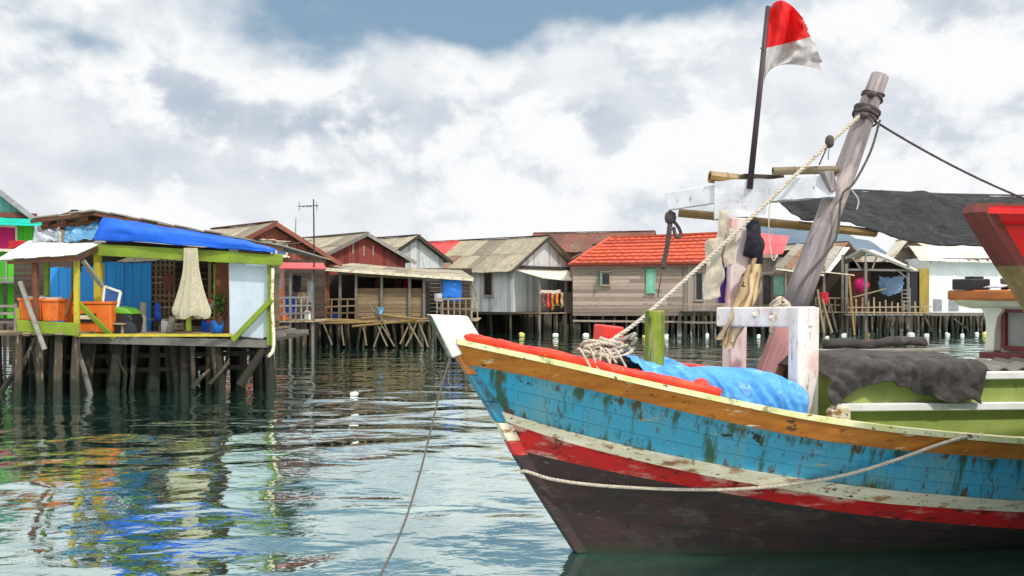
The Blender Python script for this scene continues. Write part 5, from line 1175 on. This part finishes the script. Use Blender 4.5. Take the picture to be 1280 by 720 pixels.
mb = MB(); bl_ = at(716,333,Yo+6.4); mb.prism([e_l,bl_,Vector((r_l.x,r_l.y,r_l.z))],(0,0,-.05)); mb.prism([bl_,Vector((e_r.x,Yo+6.4,e_r.z)),r_r,r_l],(0,0,-.05)); mb.build('rear_roof','roof_orange',ho_,world=True)
mb = MB(); mb.bar(r_l+Vector((0,0,.06)),r_r+Vector((0,0,.06)),.3,.12); mb.bar(e_l+Vector((0,0,.03)),r_l+Vector((0,0,.08)),.26,.1); mb.build('ridge_cap','roof_orange',rfo,world=True)
mb = MB(); mb.bar(e_l+Vector((0,.1,-.08)),e_r+Vector((0,.1,-.08)),.05,.16); mb.build('fascia','redbrown',ho_,world=True)
def fwin(px0,px1,y0,y1,Y,par,pane='glass_dark',frame='plank_grey',shut=None):
    mb = MB(); X0,X1,Zb,Zt = xl(px0,Y),xl(px1,Y),zl(y1,Y),zl(y0,Y); o = Y-.1
    for a,b in (((X0,o,Zb),(X1,o,Zb)),((X0,o,Zt),(X1,o,Zt)),((X0,o,Zb),(X0,o,Zt)),((X1,o,Zb),(X1,o,Zt))): mb.bar(a,b,.08,.09)
    mb.bar((X0-.1,o-.08,Zb-.05),(X1+.1,o-.08,Zb-.05),.14,.06); mb.bar((X0-.12,o-.1,Zt+.08),(X1+.12,o-.1,Zt+.08),.2,.04)
    fo = mb.build('window',frame,par,world=True); wbox((X0+.04,o+.0,Zb+.045),(X1-.04,o+.02,Zt-.045),'pane',pane,fo)
    if shut:
        mb = MB(); mb.bar((X0-.03,o-.05,(Zb+Zt)/2),(X0-.12,o-.5,(Zb+Zt)/2),.03,Zt-Zb); mb.build('shutter',shut,fo,world=True)
fwin(752,762,341,356,Yo,ho_,shut='glass_green'); fwin(808,818,338,365,Yo,ho_,'glass_green','glass_green'); fwin(869,878,341,375,Yo,ho_,'glass_dark','plank_vert'); fwin(900,909,345,374,Yo,ho_,'glass_blue','plank_grey')
for i in range(14):
    for j,Y in enumerate((Yo+.1,Yo+2,Yo+4,Yo+5.8)): pile('piling',ho_,x0+.2+(x1-x0-.4)*i/13+U(-.15,.15),Y,zf-.02,.1,.15,'pile' if j==0 and i%2==0 else 'pile_dark',True)
mb = MB(); mb.bar((x0,Yo-.08,zf-.1),(x1,Yo-.08,zf-.1),.1,.16); mb.bar((x0,Yo-.05,zl(401,Yo)),(x1,Yo-.05,zl(403,Yo)),.08,.12); mb.box((x0,Yo,zf-.2),(x1,Yo+6,zf-.03)); mb.build('floor_frame','plank_grey',ho_,world=True)
gable_house('village_house','house with a rusty brown ridged roof behind the orange tiled roof','house',xl(805,74),74,75,7,9,1.4,6.0,7.5,'plank_brown','plank_brown','roof_brown','roof_brown',pil=(3,3))

# walkway in front of the right part of the row
wk = thing('walkway','grey plank walkway on stilts between the orange roofed house and the gabled porch','walkway',(xl(935,63),63,0))
planks(wk, xl(855,62.6), xl(965,62.6), 62.5, 64, zl(388,62.6), along='x', mt='grey_wood')
railing(wk,(xl(856,62.5),62.5,zl(387,62.5)),(xl(905,62.5),62.5,zl(387,62.5)),.35,5,'plank_grey',2)
mb = MB(); mb.bar((xl(855,62.5),62.5,zl(403,62.5)),(xl(965,62.5),62.5,zl(404,62.5)),.08,.12); mb.build('cross_beam','grey_wood',wk,world=True)
for i in range(11):
    for Y in (62.6,63.9): pile('piling',wk,xl(857+i*10.6,Y),Y,zl(389,62.6),.1,.15,'pile' if i%2 else 'pile_dark',True)

# ------------------------------------------------------------------ houses on the right
hk0 = thing('village_house','low shabby house with pinkish tin roof behind the hanging cloths','house',(xl(950,66),66,0))
wbox((xl(925,66),66,1.4),(xl(1000,66),70,zl(322,66)),'wall_core','plank_grey',hk0)
mb = MB(); vboards(mb,(xl(925,66),66,1.4),(1,0,0),xl(1000,66)-xl(925,66),1.4,lambda x:zl(322,66),.3,(0,-1,0)); mb.build('front_wall','plank_vert',hk0,world=True)
roof_sheet('roof',hk0,at(920,316,65.2),at(978,318,65.2),at(986,296,69),at(930,288,69),'roof_pink',sheets=6,world=True)
fwin(955,962,345,378,66,hk0,'glass_dark','plank_dark'); fwin(936,946,348,372,66,hk0,'glass_blue','plank_grey'); fwin(966,980,345,370,66,hk0,'glass_green','plank_grey')
for i in range(8):
    for Y in (66.1,68,69.8): pile('piling',hk0,xl(928+i*10,66),Y,1.4,.1,.15,'pile_dark',True)
hk1 = thing('village_house','low house with a grey slanting tin roof and a dark open porch beside the mast','house',(xl(1010,65),65,0))
roof_sheet('roof',hk1,at(968,334,63),at(1032,342,63),at(1052,309,66),at(996,305,66),'roof_grey',sheets=6,world=True)
mb = MB(); mb.prism([at(1033,340,62.9),at(1054,309,65.9),at(1062,309,65.9),at(1037,340,62.9)],(0,.0,-.05)); mb.build('roof_flap','tin_white',hk1,world=True)
wbox((xl(985,66.5),66.5,1.4),(xl(1070,66.5),69,zl(312,66)),'rear_wall','plank_dark',hk1)
planks(hk1, xl(978,63.2), xl(1062,63.2), 63, 66.5, zl(390,63.2), along='y')
for px in (982,1004,1030,1053): 
    mb = MB(); mb.bar((xl(px,63.2),63.2,-.6),(xl(px,63.2),63.2,zl(332 if px < 1040 else 318,63.2)),.13,.13); mb.build('post','plank_grey',hk1,world=True)
mb = MB(); mb.bar(at(1032,340,62.8),at(1068,344,62.6),.1,.06); mb.bar(at(970,336,62.9),at(1030,344,62.9),.08,.1); mb.build('eave_beam','strake_white',hk1,world=True)
railing(hk1,(xl(1020,63),63,zl(390,63)),(xl(1060,63),63,zl(390,63)),.9,6,'plank_brown',2)
for i in range(8):
    for Y in (63.2,65,66.8): pile('piling',hk1,xl(980+i*11,Y),Y,zl(391,63.2),.1,.2,'pile_dark',True)
gable_house('village_house','house with a patched tan roof behind the gabled porch','house',xl(1030,74),74,48,7,8,1.4,4.9,6.6,'plank_brown','plank_brown','roof_tan','brown',pil=(3,3),rr='roof_pale')
gable_house('village_house','far house with a small brown gable seen below the bamboo pole','house',xl(978,78),78,20,5,7,1.4,5.0,6.5,'redbrown','redbrown','roof_brown','brown',pil=(3,3))
# gabled open porch house (gable faces left, white roof slope to the right)
Yk = 63
hk = thing('village_house','open gabled porch house with a pale tin roof slope, pickets and bright laundry','house',(xl(1105,Yk),Yk,0))
ap = at(1078,311,Yk); el = at(1058,322,Yk+.1); er = at(1140,337,Yk-.6); rd = Vector((2.2,4.2,.08))
roof_sheet('roof',hk,er,er+rd,ap+rd,ap,'roof_pale',sheets=5,world=True); roof_sheet('roof',hk,el+rd,el,ap,ap+rd,'roof_pale',sheets=5,world=True)
mb = MB(); mb.bar(el+Vector((-.1,-.05,-.05)),ap+Vector((0,-.05,-.05)),.06,.16); mb.bar(ap+Vector((0,-.06,-.05)),er+Vector((.05,-.06,-.05)),.06,.16); mb.build('barge_board','grey_wood',hk,world=True)
mb = MB(); mb.bar(at(1060,337,Yk),at(1138,338,Yk-.4),.1,.14); mb.bar(at(1082,313,Yk),at(1082,337,Yk),.1,.1); mb.bar(at(1066,322,Yk),at(1076,337,Yk),.08,.08); mb.bar(at(1096,320,Yk),at(1090,337,Yk),.08,.08); mb.bar(at(1122,338,Yk-.3),at(1134,348,Yk-.3),.08,.08); mb.build('truss','grey_wood',hk,world=True)
for px in (1058,1082,1135):
    mb = MB(); mb.bar((xl(px,Yk-.3),Yk-.3,-.6),(xl(px,Yk-.3),Yk-.3,zl(330,Yk)),.16,.16); mb.build('post','grey_wood',hk,world=True)
Zk = zl(393,Yk)
planks(hk, xl(1055,Yk-.6), xl(1168,Yk-.6), Yk-.6, Yk+5, Zk, along='y', mt='grey_wood')
wbox((xl(1062,Yk+3.5),Yk+3.5,Zk),(xl(1135,Yk+3.5),Yk+3.6,zl(325,Yk)),'rear_wall','plank_dark',hk)
wbox((xl(1062,Yk+3.3),Yk+3.3,Zk),(xl(1088,Yk+3.3),Yk+3.4,zl(338,Yk)),'inner_wall','redbrown',hk)
wbox((xl(1138,Yk+2.5),Yk+2.5,Zk),(xl(1150,Yk+2.5),Yk+2.6,zl(338,Yk)),'door','glass_dark',hk); wbox((xl(1149,Yk+2.4),Yk+2.35,Zk),(xl(1161,Yk+2.4),Yk+2.45,zl(334,Yk)),'side_wall','yellow_wall',hk)
mb = MB()
for k in range(14):
    px = 1063+k*7.4; h_ = U(.75,1.1); mb.bar((xl(px,Yk-.6),Yk-.6,Zk),(xl(px+U(-.6,.6),Yk-.6),Yk-.6,Zk+h_),.1,.04)
mb.bar((xl(1060,Yk-.6),Yk-.63,Zk+.45),(xl(1165,Yk-.6),Yk-.63,Zk+.5),.03,.07); mb.bar((xl(1060,Yk-.6),Yk-.63,Zk+.15),(xl(1165,Yk-.6),Yk-.63,Zk+.12),.03,.07); mb.build('picket_railing','deck_wood',hk,world=True)
mb = MB()
for k in range(7):
    for px in (1128,): pass
mb.bar((xl(1127,Yk-.62),Yk-.66,Zk+.2),(xl(1127,Yk-.62),Yk-.66,Zk+1.7),.06,.05); mb.bar((xl(1137,Yk-.62),Yk-.66,Zk+.2),(xl(1137,Yk-.62),Yk-.66,Zk+1.7),.06,.05)
for k in range(6): mb.bar((xl(1127,Yk-.62),Yk-.69,Zk+.35+.24*k),(xl(1137,Yk-.62),Yk-.69,Zk+.35+.24*k),.05,.05)
solo(mb,'ladder','grey_wood','grey wooden ladder leaning on the gabled porch pickets','ladder')
for i in range(11):
    for j,Y in enumerate((Yk-.5,Yk+1.5,Yk+3.4,Yk+4.8)): pile('piling',hk,xl(1058+i*10.6,Y),Y,Zk-.05,.1,.2,'pile' if j==0 and i%2 else 'pile_dark',True)
brace(at(1061,345,62.2),at(1068,419,61.6),.08,'bamboo',hk,'brace')
c = at(1077,357,Yk+1); mb = MB(); mb.lathe([(.02,-.5),(.3,-.4),(.48,-.1),(.5,.1),(.36,.4),(.02,.5)],c,16)
for v in mb.v: v += Vector((noise.noise(v*3),noise.noise(v*3+Vector((5,0,0))),noise.noise(v*3.3)))*.12
solo(mb,'laundry_bundle','cloth_pink','bright pink bundle of laundry hanging in the gabled porch','laundry',smooth=True)
wcloth('hanging_cloth','pale blue sheet hanging across the gabled porch','cloth_sky',[[(1098,345,0),(1098,358,0),(1102,368,0)],[(1112,347,-.3),(1112,358,-.4),(1112,370,-.3)],[(1129,344,0),(1129,356,0),(1126,366,0)]],Yk+1.2,'laundry',.1,60)
wcloth('hanging_cloth','red cloth hanging left of the gabled porch','cloth_red',[[(1026,366,0),(1026,380,0)],[(1031,365,-.1),(1031,381,-.05)],[(1036,367,0),(1035,379,0)]],62.8,'laundry',.06,61)
lab = 'leaning pole in the water below the low grey roofed house'
for x0,y0,x1,y1,mt in ((1030,416,1022,362,'bamboo_grey'),(1040,416,1028,374,'bamboo_grey'),(1046,416,1038,380,'pile'),(1024,416,1018,384,'pile')):
    pole(at(x0,y0,61.6), at(x1,y1,62.5), .09, 'leaning_pole', lab, 'pole', mt, 'poles leaning below the grey roofed house')
pole(at(1066,372,62), at(1108,361,62), .06, 'bamboo_pole', 'grey pole slanting across the front of the gabled porch', 'bamboo pole')
lab = 'slanting thin pole propped in the water under the white house'
for x0,y0,x1,y1 in ((1164,414,1150,382),(1210,412,1192,398),(1112,414,1120,394),(1226,414,1230,390)):
    pole(at(x0,y0,62), at(x1,y1,62.6), .07, 'leaning_pole', lab, 'pole', 'pile', 'poles below the white house')
# white house
Yw = 66
hw = thing('village_house','long white walled house with a pale wavy tin roof at the right','house',(xl(1210,Yw),Yw,0))
zw = zl(391,Yw)
wbox((xl(1158,Yw),Yw,zw),(xl(1330,Yw),Yw+6,zl(322,Yw)),'wall','wall_white',hw)
E0, E1, R1, R0 = at(1150,326,Yw-.6), at(1345,329,Yw-.6), at(1345,309,Yw+3), at(1136,308,Yw+3)
roof_sheet('roof',hw,E0,E1,R1,R0,'roof_pale',sheets=13,world=True); roof_sheet('roof',hw,(E1.x,Yw+7,E1.z),(E0.x,Yw+7,E0.z),R0,R1,'roof_pale',sheets=13,world=True)
mb = MB()
for k in range(14): mb.bar((xl(1160+k*12,Yw),Yw-.45,zl(327,Yw)),(xl(1160+k*12,Yw),Yw,zl(325,Yw)),.08,.1)
mb.bar((xl(1158,Yw),Yw-.02,zl(324,Yw)),(xl(1330,Yw),Yw-.02,zl(324,Yw)),.06,.12); mb.build('rafter','plank_dark',hw,world=True)
wbox((xl(1167,Yw),Yw-.05,zl(388,Yw)),(xl(1177,Yw),Yw-.01,zl(374,Yw)),'vent_panel','metal_grey',hw); wbox((xl(1186,Yw),Yw-.05,zl(388,Yw)),(xl(1198,Yw),Yw-.01,zl(375,Yw)),'vent_panel','metal_grey',hw)
wbox((xl(1156,Yw),Yw-.5,zw-.2),(xl(1330,Yw),Yw+6,zw-.02),'floor_frame','grey_wood',hw)
for i in range(18):
    for j,Y in enumerate((Yw-.4,Yw+1.5,Yw+3.5,Yw+5.8)): pile('piling',hw,xl(1160+i*9.6,Y),Y,zw-.1,.11,.2,'pile_dark',True)
gable_house('village_house','grey gabled house with a pale roof edge behind the gabled porch','house',xl(1105,70),70,-14,5.6,5,1.4,zl(335,70),zl(298,70),'plank_grey','plank_vert','roof_pale','strake_white',pil=(3,3),apex=.28,ov=.2)
gable_house('village_house','low house with a pale roof past the end of the white house','house',xl(1260,72),72,75,6,14,1.4,4.6,5.6,'wall_white','wall_white','roof_grey','grey_wood',pil=(3,4))

# floats along the far waterline
def float_mb(r, l):
    mb = MB(); mb.lathe([(.02,-l),(r*.8,-l*.95),(r,-l*.7),(r,l*.45),(r*.55,l*.8),(r*.3,l*.85),(r*.3,l),(.02,l)],(0,0,0),10,0,(1,.2,.15)); return mb
proto = {}
spots = [(612,424,46,0),(652,416,60,1),(694,417,60,0),(732,417,60,0),(805,419,58,1),(833,418,59,0),(884,417,60,0),(948,418,58,0),(978,416,60,0),(1010,418,58,0),(1034,420,57,0),(1055,417,59,0),(1085,416,60,1),(1139,417,60,0),(1158,417,60,0),(1184,416,60,0),(1203,417,60,0),(1221,415,60,0),(1232,415,61,1)]
for i,(px,py,Y,k) in enumerate(spots):
    if k not in proto:
        o = float_mb(.17,.26).build('float', ('float_white','float_yellow')[k], smooth=True); proto[k] = o
        tag(o, ('white plastic float bobbing below the far stilt houses','yellowish plastic float bobbing below the far stilt houses')[k], 'float', 'floats along the far stilts')
    else:
        o = proto[k].copy(); COL.objects.link(o)
    Yf = EYE*F/(py-370+2.5); o.location = (xl(px,Yf), Yf, .03); o.rotation_euler = (U(-.2,.2),U(-.3,.3),U(0,6)); s_ = U(.5,.8)*(1.7 if px == 1139 else 1); o.scale = (s_,s_,s_)
mb = float_mb(.06,.11); mb.v = [v+Vector((-6.45,40.5,.04))+Vector((xl(443,24.6)+6.45,24.6-40.5,0)) for v in mb.v]
solo(mb,'plastic_bottle','float_white','white plastic bottle floating in open water right of the hut','bottle',smooth=True)

# ------------------------------------------------------------------ sky, sun, camera
wd = bpy.data.worlds.new('World'); sc.world = wd; wd.use_nodes = True
nt = wd.node_tree; N = nt.nodes; L = nt.links; bg = N['Background']
sun_dir = Vector((.5,-.62,.95)).normalized()
sky = N.new('ShaderNodeTexSky'); sky.sky_type = 'NISHITA'; sky.sun_disc = False
sky.sun_elevation = math.asin(sun_dir.z); sky.sun_rotation = math.atan2(sun_dir.x, sun_dir.y); sky.air_density = 1.2; sky.dust_density = 1.5
tc = N.new('ShaderNodeTexCoord')
def mth(op, a, b=None, c=None):
    n = N.new('ShaderNodeMath'); n.operation = op
    for i, x in enumerate((a,b,c)):
        if x is None: continue
        if isinstance(x, (int,float)): n.inputs[i].default_value = x
        else: L.new(x, n.inputs[i])
    return n.outputs[0]
sp = N.new('ShaderNodeSeparateXYZ'); L.new(tc.outputs['Generated'], sp.inputs[0])
az = mth('ARCTAN2', sp.outputs['X'], sp.outputs['Y']); el_ = mth('ARCSINE', sp.outputs['Z'])
cb = N.new('ShaderNodeCombineXYZ'); L.new(az, cb.inputs[0]); L.new(el_, cb.inputs[1])
def wn(scale, st, detail, off, dist=0, rough=.55):
    mp = N.new('ShaderNodeMapping'); mp.inputs['Scale'].default_value = st; mp.inputs['Location'].default_value = off; L.new(cb.outputs[0], mp.inputs['Vector'])
    n = N.new('ShaderNodeTexNoise'); n.inputs['Scale'].default_value = scale; n.inputs['Detail'].default_value = detail; n.inputs['Distortion'].default_value = dist; n.inputs['Roughness'].default_value = rough
    L.new(mp.outputs[0], n.inputs['Vector']); return n.outputs['Fac']
puff = wn(6.5,(1,1.35,1),9,(1.3,.4,0),.15,.58); fine = wn(14,(1,1.4,1),6,(4,2,0),.2); wx = wn(5,(1,1.4,1),4,(7,1,0)); wy = wn(5,(1,1.4,1),4,(2,9,0))
def blob(px, py, rx, ry, amt):                      # a patch of sky of a given size and direction, ragged by the noise
    a0, e0_ = (px-640)/F, (370-py)/F
    dx = mth('DIVIDE', mth('ADD', mth('SUBTRACT', az, a0), mth('MULTIPLY_ADD', wx, .34, -.17)), rx/F)
    dy = mth('DIVIDE', mth('ADD', mth('SUBTRACT', el_, e0_), mth('MULTIPLY_ADD', wy, .12, -.06)), ry/F)
    r2 = mth('ADD', mth('MULTIPLY', dx, dx), mth('MULTIPLY', dy, dy))
    return mth('MULTIPLY', mth('POWER', 2.718, mth('MULTIPLY', r2, -1)), amt)
def total(bs):
    t_ = bs[0]
    for b_ in bs[1:]: t_ = mth('ADD', t_, b_)
    return t_
blue = total([blob(540,20,330,55,1.05), blob(95,95,80,24,.6), blob(780,-5,260,34,.7)])
grey = total([blob(220,125,120,38,.5), blob(430,150,150,42,.62), blob(1150,35,170,50,.5), blob(760,165,170,50,.4), blob(180,215,200,24,.3), blob(560,235,260,22,.25), blob(1160,200,120,50,.3), blob(350,40,90,30,.4)])
def mrange(v, a, b, lo=0, hi=1):
    n = N.new('ShaderNodeMapRange'); n.inputs['From Min'].default_value = a; n.inputs['From Max'].default_value = b; n.inputs['To Min'].default_value = lo; n.inputs['To Max'].default_value = hi; n.interpolation_type = 'SMOOTHSTEP'
    L.new(v, n.inputs['Value']); return n.outputs[0]
pa_ = wn(6.5,(1,1.35,1),9,(1.3,.4,0),.15,.58); pb2 = wn(6.5,(1,1.35,1),9,(1.3+.010,.4+.045,0),.15,.58)
relief = mth('MULTIPLY', mth('SUBTRACT', pb2, pa_), 3.2)
def clamp(x): return mrange(x, 0, 1)
soft = clamp(mth('ADD', mth('MULTIPLY_ADD', grey, .85, .30), mth('MULTIPLY_ADD', fine, .7, -.35)))
lit = clamp(mth('ADD', mth('MULTIPLY_ADD', puff, -1.1, .72), mth('ADD', relief, mth('MULTIPLY', grey, .25))))
cm_ = mrange(mth('SUBTRACT', puff, mth('MULTIPLY', grey, .11)), .40, .50)
shade = mth('ADD', mth('MULTIPLY', soft, mth('SUBTRACT', 1, cm_)), mth('MULTIPLY', lit, cm_))
shade = mth('MULTIPLY', shade, mrange(el_, .3, .45, 1, .25))
open_ = mth('MULTIPLY', mrange(mth('ADD', blue, mth('ADD', mth('MULTIPLY_ADD', puff, .9, -.45), mth('MULTIPLY_ADD', fine, .6, -.3))), .2, .85), mrange(el_, .3, .36, 1, .0))
cc = N.new('ShaderNodeMix'); cc.data_type = 'RGBA'; cc.inputs['A'].default_value = (9.0,9.1,9.2,1); cc.inputs['B'].default_value = (4.4,5.1,6.1,1); L.new(shade, cc.inputs['Factor'])
zen = N.new('ShaderNodeVectorMath'); zen.operation = 'SCALE'; L.new(cc.outputs['Result'], zen.inputs[0]); L.new(mrange(el_, .27, .55, 1, 1.9), zen.inputs['Scale'])   # an overcast sky is brighter overhead than at the horizon
bc = N.new('ShaderNodeMix'); bc.data_type = 'RGBA'; bc.inputs['Factor'].default_value = .85; bc.inputs['B'].default_value = (2.3,3.6,4.9,1); L.new(sky.outputs[0], bc.inputs['A'])
fc = N.new('ShaderNodeMix'); fc.data_type = 'RGBA'; L.new(open_, fc.inputs['Factor']); L.new(zen.outputs[0], fc.inputs['A']); L.new(bc.outputs['Result'], fc.inputs['B'])
L.new(fc.outputs['Result'], bg.inputs['Color']); bg.inputs['Strength'].default_value = .095
sl = bpy.data.lights.new('sun', 'SUN'); sl.energy = 2.7; sl.angle = R(2.5); sl.color = (1,.96,.9)
so = bpy.data.objects.new('sun', sl); COL.objects.link(so); so.rotation_euler = (-sun_dir).to_track_quat('-Z','Y').to_euler()
cam = bpy.data.cameras.new('camera'); co = bpy.data.objects.new('camera', cam); COL.objects.link(co)
co.location = (0,0,EYE); co.rotation_euler = (R(90),0,0); cam.sensor_width = 36; cam.lens = 36*F/1280; cam.shift_y = 10/1280; cam.clip_end = 9000; cam.clip_start = .1
sc.camera = co
sc.view_settings.view_transform = 'Standard'; sc.view_settings.look = 'None'; sc.view_settings.exposure = .18; sc.view_settings.gamma = 1
sc.render.engine = 'CYCLES'; sc.cycles.use_denoising = True; sc.cycles.max_bounces = 6; sc.cycles.transparent_max_bounces = 12
